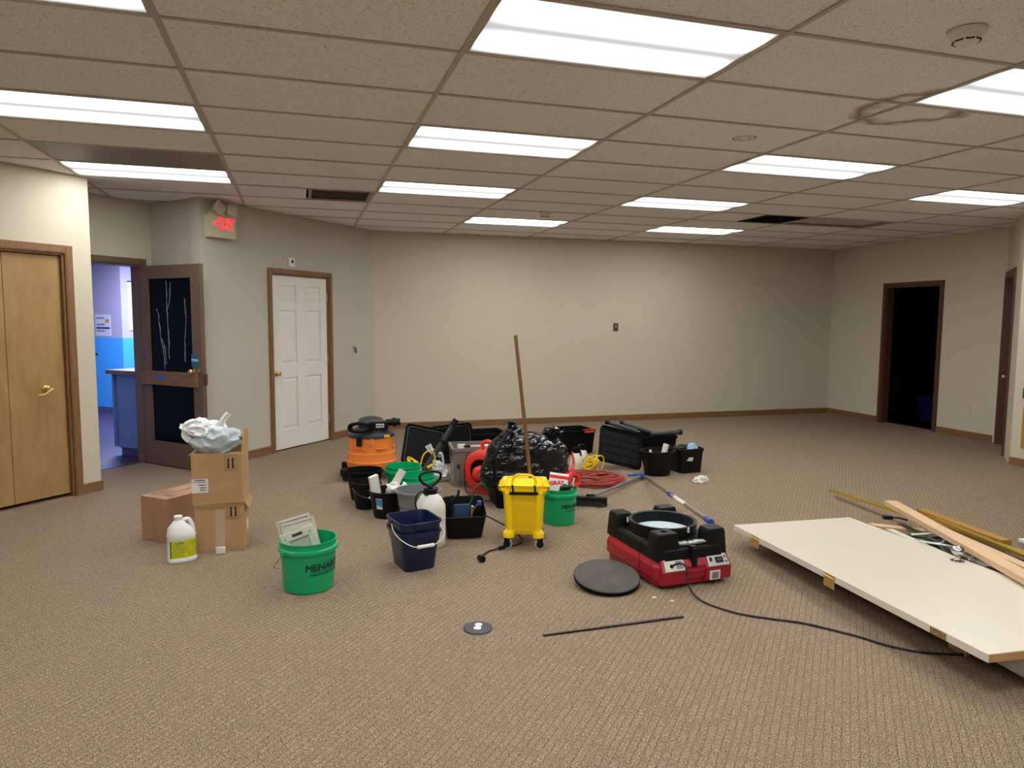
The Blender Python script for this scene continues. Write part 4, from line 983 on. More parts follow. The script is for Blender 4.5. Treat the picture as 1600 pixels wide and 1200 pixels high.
MB().tube([(0.0, 0, 0), (0.05, -0.02, 0.12), (0.09, -0.02, 0.22), (0.125, -0.02, 0.255), (0.15, -0.03, 0.24), (0.165, -0.03, 0.20)], 0.008, 8, smooth=5).build('pipe', M_greenh, t)
t = thing('pliers', 'grey pliers sticking out of the tool bin', 'pliers', (1.645, 2.20, 0.12))
for s in (-1, 1): MB().tube([(0, 0, 0), (0.008*s, 0, 0.05), (0.016*s+0.02, -0.01, 0.10)], 0.006, 8, smooth=3).build('arm', M_steel, t)
# black power cord with plug curling right
t = thing('appliance_cord', 'short black cord with round plug curling from the tool bin', 'cord', (1.70, 1.95, 0))
MB().tube([(0.03, 0.17, 0.16), (0.10, 0.10, 0.13), (0.20, 0.06, 0.07), (0.245, 0.02, 0.02), (0.20, -0.04, 0.007), (0.10, -0.08, 0.012), (0.06, -0.10, 0.012)], 0.0055, 8, smooth=6).build('cord', M_rub, t)
MB().cyl((0.115, -0.075, 0.014), (0.045, -0.105, 0.014), 0.014, 0.011, 10).build('connector', M_black, t)
MB().tube([(0.045, -0.105, 0.012), (-0.03, -0.13, 0.008), (-0.09, -0.20, 0.007), (-0.12, -0.28, 0.02)], 0.0055, 8, smooth=5).build('cord_end', M_rub, t)
MB().cyl((-0.125, -0.27, 0.021), (-0.115, -0.31, 0.021), 0.021, 0.021, 16).build('plug', M_black, t)

# ------------------------------------------------------------------ orange wet vacuum
t = thing('wet_vacuum', 'large orange drum wet vacuum with grey and black motor head', 'vacuum', (1.16, 4.30, 0), 0.0)
MB().lathe([(0.002, 0.10), (0.20, 0.10), (0.225, 0.11), (0.238, 0.16), (0.240, 0.17), (0.232, 0.175), (0.222, 0.24), (0.224, 0.25), (0.212, 0.255), (0.210, 0.36), (0.213, 0.40), (0.213, 0.41), (0.002, 0.41)], 48).build('drum', M_orange, t, 30)
mb = MB()
for a in (-2.2, -1.2, -0.2): mb.box(0.216*math.cos(a), 0.216*math.sin(a), 0.30, 0.012, 0.12, 0.012, Matrix.Rotation(a, 3, 'Z'))
mb.build('moulded_rib', M_orange, t, 0, bev=0.004)
MB().lathe([(0.215, 0.395), (0.222, 0.40), (0.220, 0.425), (0.19, 0.445), (0.17, 0.452), (0.002, 0.452)], 40).build('tank_lid', M_dgrey, t, 30)
MB().loft([rrect(0.33, 0.27, 0.09, 0.445, 6), rrect(0.32, 0.26, 0.09, 0.47, 6), rrect(0.24, 0.21, 0.08, 0.485, 6), rrect(0.25, 0.22, 0.07, 0.53, 6), rrect(0.21, 0.18, 0.07, 0.565, 6), rrect(0.10, 0.10, 0.045, 0.582, 6)]).build('motor_head', M_dgrey, t, 30)
for k in range(8):
    q = 1-0.09*(k % 4); y = -0.165-0.010*(k//2)
    MB().tube([(-0.125-0.10*q, y, 0.505), (-0.125-0.07*q, y-0.01, 0.505+0.038*q), (-0.09, y-0.015, 0.515+0.034*q), (-0.07+0.07*q, y-0.005, 0.505), (-0.09, y-0.012, 0.495-0.030*q), (-0.125-0.07*q, y-0.01, 0.500-0.030*q)], 0.0075, 6, smooth=5, closed=True).build('cord_loop', M_blackm, t)
MB().b2(-0.03, 0.0, -0.215, -0.12, 0.47, 0.55).build('cord_wrap', M_blackm, t, 0, bev=0.008)
MB().loft([rrect(0.17, 0.12, 0.03, 0.475, 4, 0.065, -0.10), rrect(0.16, 0.12, 0.03, 0.545, 4, 0.065, -0.10)]).build('motor_housing', M_black, t, 30)
MB().cyl((0.13, -0.08, 0.53), (0.265, -0.09, 0.535), 0.030, 0.034, 16).build('hose_port', M_black, t)
MB().cyl((0.195, -0.085, 0.532), (0.225, -0.087, 0.533), 0.044, 0.044, 16).build('locking_ring', M_black, t)
MB().b2(0.03, 0.105, -0.166, -0.158, 0.497, 0.532).build('name_plate', M_paper, t, 0)
text('RIDGID', 0.020, M_ink, t, 'plate_lettering', (0.068, -0.167, 0.515), bold=0.001)
MB().b2(0.10, 0.155, -0.196, -0.185, 0.405, 0.432).build('warning_label', M_ycord, t, 0)
MB().b2(-0.155, -0.105, -0.205, -0.17, 0.33, 0.42).build('latch', M_black, t, 0, bev=0.006)
MB().b2(-0.03, 0.0, -0.222, -0.19, 0.33, 0.40).build('moulded_lug', M_orange, t, 0, bev=0.005)
for a in (-2.6, -0.75, 0.8, 2.4):
    cx, cy = 0.262*math.cos(a), 0.262*math.sin(a)
    ft = MB(); ft.box(cx*0.98, cy*0.98, 0.082, 0.15, 0.09, 0.075, Matrix.Rotation(a, 3, 'Z')); f_ = ft.build('caster_foot', M_black, t, 0, bev=0.012)
    MB().cyl((cx*1.12-0.012*math.sin(a), cy*1.12+0.012*math.cos(a), 0.032), (cx*1.12+0.012*math.sin(a), cy*1.12-0.012*math.cos(a), 0.032), 0.031, seg=18).build('caster_wheel', M_rub, t)
    MB().cyl((cx*1.12+0.014*math.sin(a), cy*1.12-0.014*math.cos(a), 0.032), (cx*1.12+0.017*math.sin(a), cy*1.12-0.017*math.cos(a), 0.032), 0.014, seg=12).build('axle_cap', M_steel, t)
# yellow cord on the lip of the rear green bucket
def coil(name, label, cat, loc, m, r0, r1, n, rad, h, seed, sq=0.8, tilt=0.0, parts=('cord',), jit=0.06):
    rr = random.Random(seed); t = thing(name, label, cat, loc)
    for k in range(n):
        a0 = rr.uniform(0, 6.28); q = r0+(r1-r0)*rr.random(); cx, cy = rr.uniform(-0.015, 0.015)*r1/0.1, rr.uniform(-0.015, 0.015)*r1/0.1
        z = rad+h*k/n; tl = rr.uniform(-tilt, tilt); tl2 = rr.uniform(-tilt, tilt)
        pts = []
        for j in range(10):
            a = a0+2*PI*j/10; x = q*math.cos(a)*(1+rr.uniform(-jit, jit)); y = q*sq*math.sin(a)*(1+rr.uniform(-jit, jit))
            pts.append((cx+x, cy+y, max(rad, z+x*tl+y*tl2+rr.uniform(-0.003, 0.003))))
        MB().tube(pts, rad, 6, smooth=3, closed=True).build(parts[0], m, t)
    return t
t = coil('yellow_cord', 'small yellow cord hank behind the rear green bucket', 'cord', (1.50, 3.86, 0.14), M_ycord, 0.03, 0.06, 9, 0.006, 0.07, 3, tilt=0.9)
MB().tube([(0.06, -0.02, 0.05), (0.09, -0.02, 0.14), (0.15, -0.02, 0.17), (0.19, -0.02, 0.12), (0.18, -0.03, 0.05), (0.13, -0.03, 0.02)], 0.007, 8, smooth=5).build('loose_loop', M_ycord, t)
MB().cyl((0.17, -0.03, 0.045), (0.12, -0.03, 0.015), 0.013).build('plug', M_ycord, t)

# ------------------------------------------------------------------ totes, lids, crate behind
def tote(name, label, loc, rz, w_, d_, h, m=M_blackm, group='black storage totes', lips=True):
    t = thing(name, label, 'tote', loc, rz, group)
    MB().loft([rrect(w_*0.86, d_*0.86, 0.04, 0), rrect(w_*0.96, d_*0.96, 0.045, h-0.03), rrect(w_, d_, 0.05, h-0.03), rrect(w_+0.006, d_+0.006, 0.05, h-0.002), rrect(w_, d_, 0.05, h), rrect(w_*0.93, d_*0.93, 0.04, h), rrect(w_*0.84, d_*0.84, 0.035, 0.012)]).build('body', m, t, 30)
    if lips:
        for s in (-1, 1): MB().b2(s*(w_/2-0.01), s*(w_/2+0.02), -0.07, 0.07, h-0.04, h-0.015).build('carry_handle', m, t, 0, bev=0.004)
    return t
def lid(name, label, loc, rot, w_, d_, group='black tote lids', m=M_blackm, grid=True):
    t = thing(name, label, 'lid', loc, rot=rot, group=group)      # in local x,z plane, standing on its long edge, inside to -y
    def rz_(ww, dd, r, y): return [(x, y, z+d_/2) for x, z, _ in rrect(ww, dd, r, 0)]
    MB().loft([rz_(w_, d_, 0.04, 0.012), rz_(w_, d_, 0.04, -0.014), rz_(w_-0.016, d_-0.016, 0.035, -0.014), rz_(w_-0.02, d_-0.02, 0.033, 0.004)]).build('panel', m, t, 30)
    def ring(ww, dd, y, th_): 
        return MB().loft([rz_(ww, dd, 0.03, y), rz_(ww, dd, 0.03, y-0.012), rz_(ww-th_, dd-th_, 0.027, y-0.012), rz_(ww-th_, dd-th_, 0.027, y)], False, False)
    ring(w_-0.05, d_-0.05, 0.004, 0.012).build('inner_ridge', M_dgrey if not grid else m, t, 30)
    if grid:
        for k in (-1, 0, 1): MB().b2(-w_/2+0.05, w_/2-0.05, -0.002, 0.004, d_/2+k*d_*0.2-0.004, d_/2+k*d_*0.2+0.004).build('rib', m, t, 0)
        for k in (-1, 0, 1): MB().b2(k*w_*0.22-0.004, k*w_*0.22+0.004, -0.002, 0.004, 0.05, d_-0.05).build('rib', m, t, 0)
    return t
lid('tote_lid', 'leftmost black tote lid leaning behind the yellow cord', (1.66, 4.42, 0.05), (math.radians(-28), math.radians(13), math.radians(-2)), 0.42, 0.42, grid=False)
lid('tote_lid', 'black tote lid standing behind the vacuum wand, topmost of the lids', (2.06, 4.72, 0.0), (math.radians(-8), math.radians(-5), math.radians(-3)), 0.46, 0.41, grid=False)
tote('storage_tote', 'long low black tote behind the grey crate', (2.35, 4.98, 0), 0.02, 0.66, 0.42, 0.285)
t = thing('storage_crate', 'grey plastic crate with stained end, items lying along its rim', 'crate', (2.10, 3.80, 0), -0.10)
cw, cd, chh = 0.52, 0.36, 0.355
MB().loft([rrect(cw*0.94, cd*0.94, 0.02, 0), rrect(cw, cd, 0.02, chh-0.03), rrect(cw+0.02, cd+0.02, 0.02, chh-0.03), rrect(cw+0.02, cd+0.02, 0.02, chh), rrect(cw-0.02, cd-0.02, 0.015, chh), rrect(cw*0.9, cd*0.9, 0.015, 0.01)]).build('body', M_crate, t, 30)
mb = MB()
for a, b, c, d in ((-0.21, 0.21, 0.05, 0.06), (-0.21, 0.21, 0.30, 0.31), (-0.21, -0.20, 0.05, 0.31), (0.20, 0.21, 0.05, 0.31)): mb.b2(a, b, -cd/2-0.004, -cd/2+0.012, c, d)
mb.build('panel_ridge', M_crate, t, 0)
MB().b2(-0.262, -0.252, -0.07, 0.07, 0.26, 0.31).build('hand_hole', M_dvent, t, 0)
MB().b2(-0.262, -0.250, -0.15, -0.02, 0.03, 0.20).build('stain_patch', mat('mould stained plastic', '8d927c', 0.8, var=0.3, vscale=30), t, 0)
MB().b2(-0.225, -0.200, -cd/2-0.006, -cd/2+0.01, 0.17, 0.21).build('latch', M_ink, t, 0)
t = thing('white_trowel', 'white and black tool lying across the grey crate rim', 'tool', (2.03, 3.64, 0.362), -0.1)
MB().b2(-0.11, 0.02, -0.014, 0.014, 0.0, 0.02).build('handle', M_black, t, 0, bev=0.005); MB().b2(-0.05, 0.05, -0.017, -0.012, 0.004, 0.022).build('white_label', M_wht, t, 0)
t = thing('white_bottle', 'pale green labelled bottle lying on the grey crate rim', 'bottle', (2.10, 3.66, 0.368), -0.15)
MB().cyl((0, 0, 0), (0.13, -0.01, 0), 0.014, 0.014, 12).build('barrel', M_wht, t); MB().cyl((0.02, 0, 0), (0.07, -0.004, 0), 0.0146, 0.0146, 12).build('label', M_olive, t)
t = thing('white_tool_bag', 'white item poking out of the left corner of the grey crate', 'packet', (1.90, 3.66, 0.30), -0.1)
MB().loft([rrect(0.06, 0.03, 0.01, 0), rrect(0.07, 0.03, 0.01, 0.09)]).build('packet', M_wht, t, 40)
t = thing('vacuum_wand', 'long black vacuum wand leaning steeply behind the green buckets', 'wand', (1.63, 4.16, 0.03))
d = Vector((0.325, 0.0, 0.50))
MB().cyl((0, 0, 0), d*0.62, 0.028, 0.028, 16).build('lower_tube', M_dgrey, t); MB().cyl(d*0.60, d*0.92, 0.025, 0.025, 16).build('upper_tube', M_dgrey, t)
MB().cyl(d*0.58, d*0.64, 0.033, 0.033, 16).build('collar', M_black, t); MB().cyl(d*0.90, d*1.03, 0.032, 0.030, 16).build('end_grip', M_black, t)
t = thing('white_plastic_bag', 'crumpled white plastic bag on the floor between wand and grey crate', 'bag', (1.76, 3.98, 0.0))
blob(dense([(0.001, 0), (0.09, 0.005), (0.10, 0.05), (0.07, 0.12), (0.03, 0.17), (0.001, 0.19)], 5), 0.8, 0.8, 32, 0.06, 16, 21).build('body', M_wbag, t, 40)
t = thing('white_plastic_bag', 'white bag strip hanging over the black lid beside the wand', 'bag', (1.72, 4.20, 0.0))
ribbon([(-0.03, 0, 0.30), (0.0, 0, 0.25), (0.05, 0, 0.21), (0.11, 0, 0.20)], [0.06, 0.05], 'strip', M_wbag, t)
MB().tube([(0.11, 0, 0.20), (0.12, 0, 0.12), (0.10, -0.02, 0.01)], 0.012, 8, smooth=4).build('tail', M_wbag, t)

# ------------------------------------------------------------------ red blower
t = thing('air_mover', 'bright red snail shaped floor blower half hidden by the black bag', 'blower', (2.07, 3.42, 0.0), math.radians(-38))
# axis along local -y (intake faces the camera's left), outlet to +x
RV = 0.20
side = []
for k in range(36):
    a = 2*PI*k/36; r_ = RV*(0.86+0.14*((a) % (2*PI))/(2*PI)); side.append((r_*math.cos(a), 0.205+r_*math.sin(a)))
def vol(s, y): return [(x*s, y, 0.205+(z-0.205)*s) for x, z in side]
MB().loft([vol(0.55, -0.105), vol(0.60, -0.118), vol(0.80, -0.118), vol(0.95, -0.10), vol(1.0, -0.06), vol(1.0, 0.08), vol(0.93, 0.11), vol(0.5, 0.12)], False, True).build('volute', M_brightred, t, 40)
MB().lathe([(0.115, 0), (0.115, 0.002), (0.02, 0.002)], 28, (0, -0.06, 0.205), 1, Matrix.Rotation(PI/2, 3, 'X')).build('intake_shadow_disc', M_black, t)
for k in range(12):
    a = 2*PI*k/12; MB().tube([(0.05*math.cos(a), -0.10, 0.205+0.05*math.sin(a)), (0.115*math.cos(a), -0.108, 0.205+0.115*math.sin(a))], 0.003, 5).build('grille_bar', M_black, t)
MB().lathe([(0.066, 0.0), (0.066, 0.05), (0.055, 0.075), (0.03, 0.088), (0.002, 0.09)], 28, (0, -0.10, 0.19), 1, Matrix.Rotation(PI/2, 3, 'X')).build('motor_dome', M_brightred, t, 40)
MB().b2(-0.03, 0.0, -0.182, -0.16, 0.165, 0.205).build('switch', M_black, t, 0, bev=0.004)
MB().loft([[(0.02, -0.09, 0.02), (0.02, 0.10, 0.02), (0.02, 0.10, 0.22), (0.02, -0.09, 0.22)], [(0.30, -0.09, 0.02), (0.30, 0.10, 0.02), (0.30, 0.10, 0.13), (0.30, -0.09, 0.13)]]).build('outlet_duct', M_brightred, t, 0, bev=0.01)
MB().tube([(-0.02, -0.02, 0.385), (-0.025, -0.02, 0.43), (0.02, -0.02, 0.455), (0.07, -0.02, 0.43), (0.08, -0.02, 0.36)], 0.017, 10, smooth=5).build('carry_handle', M_brightred, t)
MB().b2(-0.12, 0.28, -0.10, 0.11, 0.0, 0.03).build('base_foot', M_brightred, t, 0, bev=0.008)
tag(MB().tube([(1.93, 3.50, 0.34), (1.90, 3.45, 0.33), (1.875, 3.42, 0.20), (1.88, 3.38, 0.03), (1.93, 3.24, 0.006), (1.98, 3.10, 0.006), (2.05, 3.02, 0.02)], 0.005, 6, smooth=5).build('blower_cord', M_rub, None), 'thin black cord hanging beside the red blower', 'cord')

# ------------------------------------------------------------------ garbage bag on a black bin
t = tote('storage_tote', 'low black bin under the big garbage bag', (2.31, 3.00, 0), -0.05, 0.66, 0.42, 0.20, lips=False)
t = thing('garbage_bag', 'big shiny black garbage bag swelling over a bin in the middle', 'garbage bag', (2.35, 3.04, 0.0), 0.0)
prof = dense([(0.32, 0.10), (0.375, 0.15), (0.372, 0.28), (0.352, 0.39), (0.31, 0.485), (0.245, 0.55), (0.13, 0.585), (0.001, 0.59)], 7)
mb = MB(); rings = []
NS = 96
for r, z in prof:
    ring = []
    for i in range(NS):
        a = 2*PI*i/NS; hh = max(0, (z-0.13)/0.5)
        sx_ = 1.0-0.0*hh; p = Vector((r*math.cos(a)*sx_, r*0.62*math.sin(a), z))
        p.x += -0.03*hh-0.05*max(0, 1-hh*1.3); p.z += 0.05*hh*math.exp(-((p.x+0.14)/0.10)**2)-0.035*hh*max(0, p.x)/0.3
        if z < 0.13: ring.append(p); continue
        q = Vector((p.x*3.0+p.z*1.5, p.y*3.0, p.z*10)); q2 = Vector((p.x*5+p.z*8, p.y*5, p.z*26-p.x*6))+Vector((4, 9, 2))
        k = 0.030*noise.noise(q)+0.016*(0.5-abs(noise.noise(q2))*1.8)+0.008*(0.5-abs(noise.noise(q2*2.1+Vector((7, 1, 3))))*2)
        d_ = Vector((math.cos(a), math.sin(a), 0.25)); ring.append(p+d_*k)
    rings.append(ring)
mb.loft(rings).build('film', M_bag, t, 60)
blob(dense([(0.001, -0.03), (0.05, -0.02), (0.065, 0.02), (0.03, 0.055), (0.001, 0.06)], 5), 1.2, 0.9, 34, 0.035, 26, 5).build('gathered_neck', M_bag, t, 20, loc=(0.19, -0.02, 0.555))
blob(dense([(0.001, -0.03), (0.035, -0.02), (0.03, 0.02), (0.001, 0.05)], 4), 1.0, 0.9, 26, 0.025, 26, 15).build('gathered_tip', M_bag, t, 20, loc=(-0.16, -0.02, 0.635))
ribbon([(0.33, -0.12, 0.42), (0.34, -0.14, 0.32), (0.28, -0.20, 0.25), (0.16, -0.25, 0.225)], [0.012, 0.05], 'red_tie', M_brightred, t)
# black bent hose over the bag
t = thing('bent_black_tube', 'black tube bending down the left side of the garbage bag', 'tube', (1.95, 2.78, 0.0))
MB().tube([(0.17, 0.12, 0.60), (0.09, 0.03, 0.55), (0.02, -0.06, 0.49), (-0.01, -0.09, 0.44), (-0.01, -0.11, 0.34), (-0.005, -0.13, 0.26), (0.02, -0.20, 0.205), (0.06, -0.30, 0.20)], 0.015, 10, smooth=5).build('tube', M_blackm, t)
MB().cyl((0.17, 0.12, 0.60), (0.20, 0.15, 0.617), 0.019).build('end_cap', M_black, t)

# ------------------------------------------------------------------ yellow mop bucket
YB_ = Vector((1.965, 1.985, 0)); ry = math.radians(-19)
t = thing('mop_bucket', 'yellow wheeled mop bucket with wringer in the centre', 'mop bucket', YB_, ry)
def ybox(w0, y0, y1, z, r=0.03, cx=0): return rrect(w0, y1-y0, r, z, 4, cx, (y0+y1)/2)
MB().loft([ybox(0.235, -0.15, 0.15, 0.095), ybox(0.245, -0.158, 0.16, 0.11), ybox(0.272, -0.175, 0.20, 0.36), ybox(0.285, -0.18, 0.21, 0.385), ybox(0.305, -0.19, 0.22, 0.39), ybox(0.305, -0.19, 0.22, 0.405), ybox(0.275, -0.165, 0.19, 0.405), ybox(0.22, -0.13, 0.13, 0.12)]).build('tub', M_yel, t, 30)
# front channel frame
MB().loft([[(-0.055, -0.150, 0.115), (0.055, -0.150, 0.115), (0.055, -0.166, 0.115), (-0.055, -0.166, 0.115)], [(-0.062, -0.175, 0.315), (0.062, -0.175, 0.315), (0.062, -0.182, 0.315), (-0.062, -0.182, 0.315)]]).build('front_panel', mat('deep yellow panel', 'ecc006', 0.4), t, 0, bev=0.004)
for s in (-1, 1):
    MB().loft([[(s*0.075, -0.150, 0.10), (s*0.105, -0.148, 0.10), (s*0.105, -0.172, 0.10), (s*0.075, -0.172, 0.10)], [(s*0.082, -0.172, 0.39), (s*0.125, -0.170, 0.39), (s*0.125, -0.198, 0.39), (s*0.082, -0.198, 0.39)]]).build('front_rib', M_yel, t, 0, bev=0.005)
    MB().loft([rrect(0.075, 0.07, 0.03, 0.075, 4, s*0.098, -0.145), rrect(0.08, 0.08, 0.035, 0.105, 4, s*0.098, -0.145), rrect(0.055, 0.06, 0.025, 0.13, 4, s*0.09, -0.142)]).build('wheel_housing', M_yel, t, 40)
    MB().loft([rrect(0.06, 0.06, 0.02, 0.07, 4, s*0.10, 0.145), rrect(0.06, 0.06, 0.02, 0.10, 4, s*0.10, 0.145)]).build('wheel_housing', M_yel, t, 40)
    MB().loft([rrect(0.03, 0.12, 0.012, 0.37, 3, s*0.158, -0.02), rrect(0.045, 0.17, 0.012, 0.42, 3, s*0.148, -0.07), rrect(0.025, 0.10, 0.008, 0.458, 3, s*0.130, -0.09)]).build('wringer_bracket', M_yel, t, 40)
for (x, y) in ((-0.11, -0.155), (0.11, -0.155), (-0.10, 0.15), (0.10, 0.15)):
    MB().b2(x-0.02, x+0.02, y-0.025, y+0.02, 0.030, 0.078).build('caster_fork', M_black, t, 0, bev=0.006)
    for (r0, m_, nm, dy) in ((0.036, mat('grey tyre', '9c9c9c', 0.6), 'caster_wheel', 0.013), (0.024, M_black, 'wheel_hub', 0.016)):
        MB().cyl((x, y-0.01-dy, 0.036), (x, y-0.01+dy, 0.036), r0, seg=24).build(nm, m_, t)
# wringer
MB().loft([ybox(0.245, -0.185, 0.02, 0.395), ybox(0.262, -0.195, 0.03, 0.432), ybox(0.250, -0.19, 0.03, 0.434), ybox(0.22, -0.17, 0.0, 0.40)]).build('wringer', M_yel, t, 30)
MB().b2(-0.095, 0.095, -0.207, -0.192, 0.375, 0.393).build('pressure_bar', M_black, t, 0, bev=0.003)
for s in (-0.07, 0.075): MB().tube([(s-0.003, -0.202, 0.385), (s, -0.206, 0.41), (s-0.006, -0.205, 0.44)], 0.006, 6).build('press_arm', M_black, t)
MB().tube([(-0.078, -0.16, 0.43), (-0.072, -0.16, 0.468), (-0.045, -0.16, 0.495), (0.045, -0.16, 0.495), (0.072, -0.16, 0.468), (0.078, -0.16, 0.43)], 0.009, 8, smooth=4).build('carry_handle', M_yel, t)
MB().b2(-0.11, 0.11, -0.186, -0.178, 0.35, 0.37).build('front_lip', M_yel, t, 0)
t = thing('mop', 'mop with a long brown wooden handle standing in the yellow bucket', 'mop', (2.05, 2.02, 0.16))
d = Vector((-0.115, 0.10, 1.25))
MB().cyl((0, 0, 0), d, 0.0135, 0.0125, 14).build('handle', wood('worn brown mop handle', '60401f', '8a6030', 'Z', 3.0, 0.5), t)
MB().lathe([(0.02, -0.02), (0.05, -0.03), (0.06, -0.05), (0.002, -0.05)][::-1], 16).build('mop_head', M_wht, t)

# ------------------------------------------------------------------ things right of the bag
tote('storage_tote', 'black tote with red rim clips behind the spray bottles', (3.52, 5.02, 0), 0.12, 0.42, 0.40, 0.27)
t = thing('red_strap', 'red strap lying over the far black tote edge', 'strap', (3.66, 4.84, 0.272), 0.12)
MB().b2(-0.09, 0.04, -0.012, 0.012, 0, 0.012).build('strap', mat('dark red strap', '8a2a28', 0.5), t, 0, bev=0.003)
MB().b2(-0.09, 0.04, -0.05, -0.038, -0.02, 0.0).build('clip', M_brightred, t, 0)
def spray(loc, label, rz, s=1.0, bl=False):
    t = thing('spray_bottle', label, 'spray bottle', loc, rz, 'spray bottles beside the garbage bag')
    MB().lathe([(0.002, 0), (0.056, 0), (0.059, 0.006), (0.059, 0.085), (0.054, 0.12), (0.032, 0.175), (0.018, 0.19), (0.017, 0.20), (0.002, 0.2)], 28).build('bottle', M_milk, t, 40)
    MB().lathe([(0.024, 0.178), (0.026, 0.18), (0.024, 0.205), (0.014, 0.21), (0.002, 0.21)], 20).build('collar', M_blackm, t)
    mb = MB(); mb.loft([[(-0.028, -0.018, 0.205), (0.025, -0.015, 0.205), (0.025, 0.015, 0.205), (-0.028, 0.018, 0.205)], [(-0.034, -0.018, 0.225), (0.045, -0.013, 0.225), (0.045, 0.013, 0.225), (-0.034, 0.018, 0.225)], [(-0.02, -0.014, 0.243), (0.042, -0.01, 0.240), (0.042, 0.01, 0.240), (-0.02, 0.014, 0.243)]]); mb.build('spray_head', M_blackm, t, 0, bev=0.004)
    MB().tube([(0.035, 0, 0.215), (0.045, 0, 0.19), (0.052, 0, 0.15)], 0.008, 6, smooth=3).build('trigger', M_blackm, t)
    if bl: MB().cyl((0.045, 0, 0.233), (0.06, 0, 0.234), 0.009).build('nozzle', M_blue, t)
    return t
spray((3.165, 4.03, 0), 'front white spray bottle with black head beside the garbage bag', -0.2)
spray((3.30, 4.17, 0), 'rear white spray bottle with blue nozzle behind the yellow cord', PI+0.2, bl=True)
t = coil('yellow_cord', 'bundled yellow cord lying on top of the red cord pile', 'cord', (3.25, 3.86, 0.0), M_ycord, 0.04, 0.085, 17, 0.0065, 0.15, 11, tilt=0.8)
MB().tube([(0.03, -0.03, 0.14), (0.07, -0.03, 0.18), (0.12, -0.03, 0.17), (0.13, -0.03, 0.11), (0.10, -0.04, 0.05)], 0.0065, 8, smooth=5).build('loose_loop', M_ycord, t)
t = coil('extension_cord', 'wide heap of dull red extension cord on the carpet', 'extension cord', (3.17, 3.52, 0.0), M_rcord, 0.10, 0.28, 17, 0.0075, 0.06, 5, sq=0.95, tilt=0.10, jit=0.13)
MB().cyl((0.06, -0.245, 0.012), (0.11, -0.25, 0.012), 0.014, 0.012).build('plug', M_greenh, t)
lid('tote_lid', 'black tote lid with ribbed grid leaning beside the red cord heap', (3.60, 3.93, 0.055), (math.radians(-36), math.radians(14), math.radians(-10)), 0.46, 0.41)
tote('storage_tote', 'black tote with grey pipes, behind the ribbed lid', (4.22, 4.45, 0), -0.05, 0.50, 0.36, 0.265)
for k, (p0, p1) in enumerate((((4.02, 4.40, 0.31), (3.70, 4.52, 0.415)), ((4.20, 4.38, 0.29), (3.86, 4.50, 0.40)))):
    t = thing('black_pipe', ['black pipe on the left lying across the ribbed lid top', 'black pipe on the right crossing the tote behind the lid'][k], 'pipe', p0, group='pipes on the black tote')
    d = Vector(p1)-Vector(p0); MB().cyl((0, 0, 0), d*0.9, 0.024).build('tube', M_dgrey, t); MB().cyl(d*0.88, d, 0.029).build('end_collar', M_black, t)
t = thing('black_pipe', 'long dark pipe lying along the right tote rim', 'pipe', (4.14, 4.30, 0.29)); MB().cyl((0, 0, 0), (0.36, 0.0, 0.01), 0.026).build('tube', M_dgrey, t); MB().cyl((0.34, 0, 0.009), (0.37, 0, 0.01), 0.031).build('end_collar', M_black, t)
t = pail('black_bucket', 'oval black bucket with a white roll, left of its twin', (3.88, 3.66, 0), 0.128, 0.170, 0.245, M_black, 'black buckets', sy=0.8, collar=False, rim=0.010, wire=False, rz=-0.1)
t = thing('paper_roll', 'white roll standing in the left oval black bucket', 'roll', (3.96, 3.68, 0.20), rot=(0, 0.25, 0)); MB().lathe([(0.028, 0), (0.028, 0.10), (0.012, 0.10), (0.012, 0.02)], 20).build('roll', M_wht, t)
t = thing('white_bottle', 'small white bottle top in the left oval black bucket', 'bottle', (3.80, 3.66, 0.19)); MB().lathe([(0.025, 0), (0.025, 0.03), (0.012, 0.045), (0.012, 0.06), (0.002, 0.062)], 16).build('bottle', M_wht, t)
t = tote('square_black_bucket', 'square black bucket holding a blue cloth, rightmost of the buckets', (4.24, 3.74, 0), 0.08, 0.29, 0.26, 0.245, m=M_black, group='black buckets', lips=False)
t['category'] = 'bucket'
MB().loft([[(-0.08, -0.128, 0.13), (-0.05, -0.131, 0.165), (0.0, -0.132, 0.16), (-0.01, -0.128, 0.125)], [(-0.08, -0.131, 0.13), (-0.05, -0.134, 0.165), (0.0, -0.135, 0.16), (-0.01, -0.131, 0.125)]]).build('torn_sticker', M_offw, t, 0)
t = thing('blue_cloth', 'light blue rolled cloth in the square black bucket', 'cloth', (4.30, 3.72, 0.19)); blob(dense([(0.001, 0), (0.05, 0.005), (0.055, 0.05), (0.03, 0.085), (0.001, 0.09)], 4), 1, 0.8, 24, 0.012, 20, 2).build('cloth', M_skyb, t, 40)
t = thing('black_cloth', 'black cloth heap at the left of the square black bucket', 'cloth', (4.19, 3.76, 0.19)); blob(dense([(0.001, 0), (0.07, 0.005), (0.07, 0.05), (0.03, 0.075), (0.001, 0.08)], 4), 1, 0.8, 24, 0.02, 20, 9).build('cloth', M_rub, t, 40)
t = thing('tissue', 'crumpled white tissue alone on the carpet', 'tissue', (4.11, 3.24, 0.0)); blob(dense([(0.001, 0), (0.06, 0.002), (0.05, 0.03), (0.02, 0.055), (0.001, 0.065)], 4), 1.15, 0.8, 26, 0.035, 30, 4).build('sheet', M_tissue, t, 30)
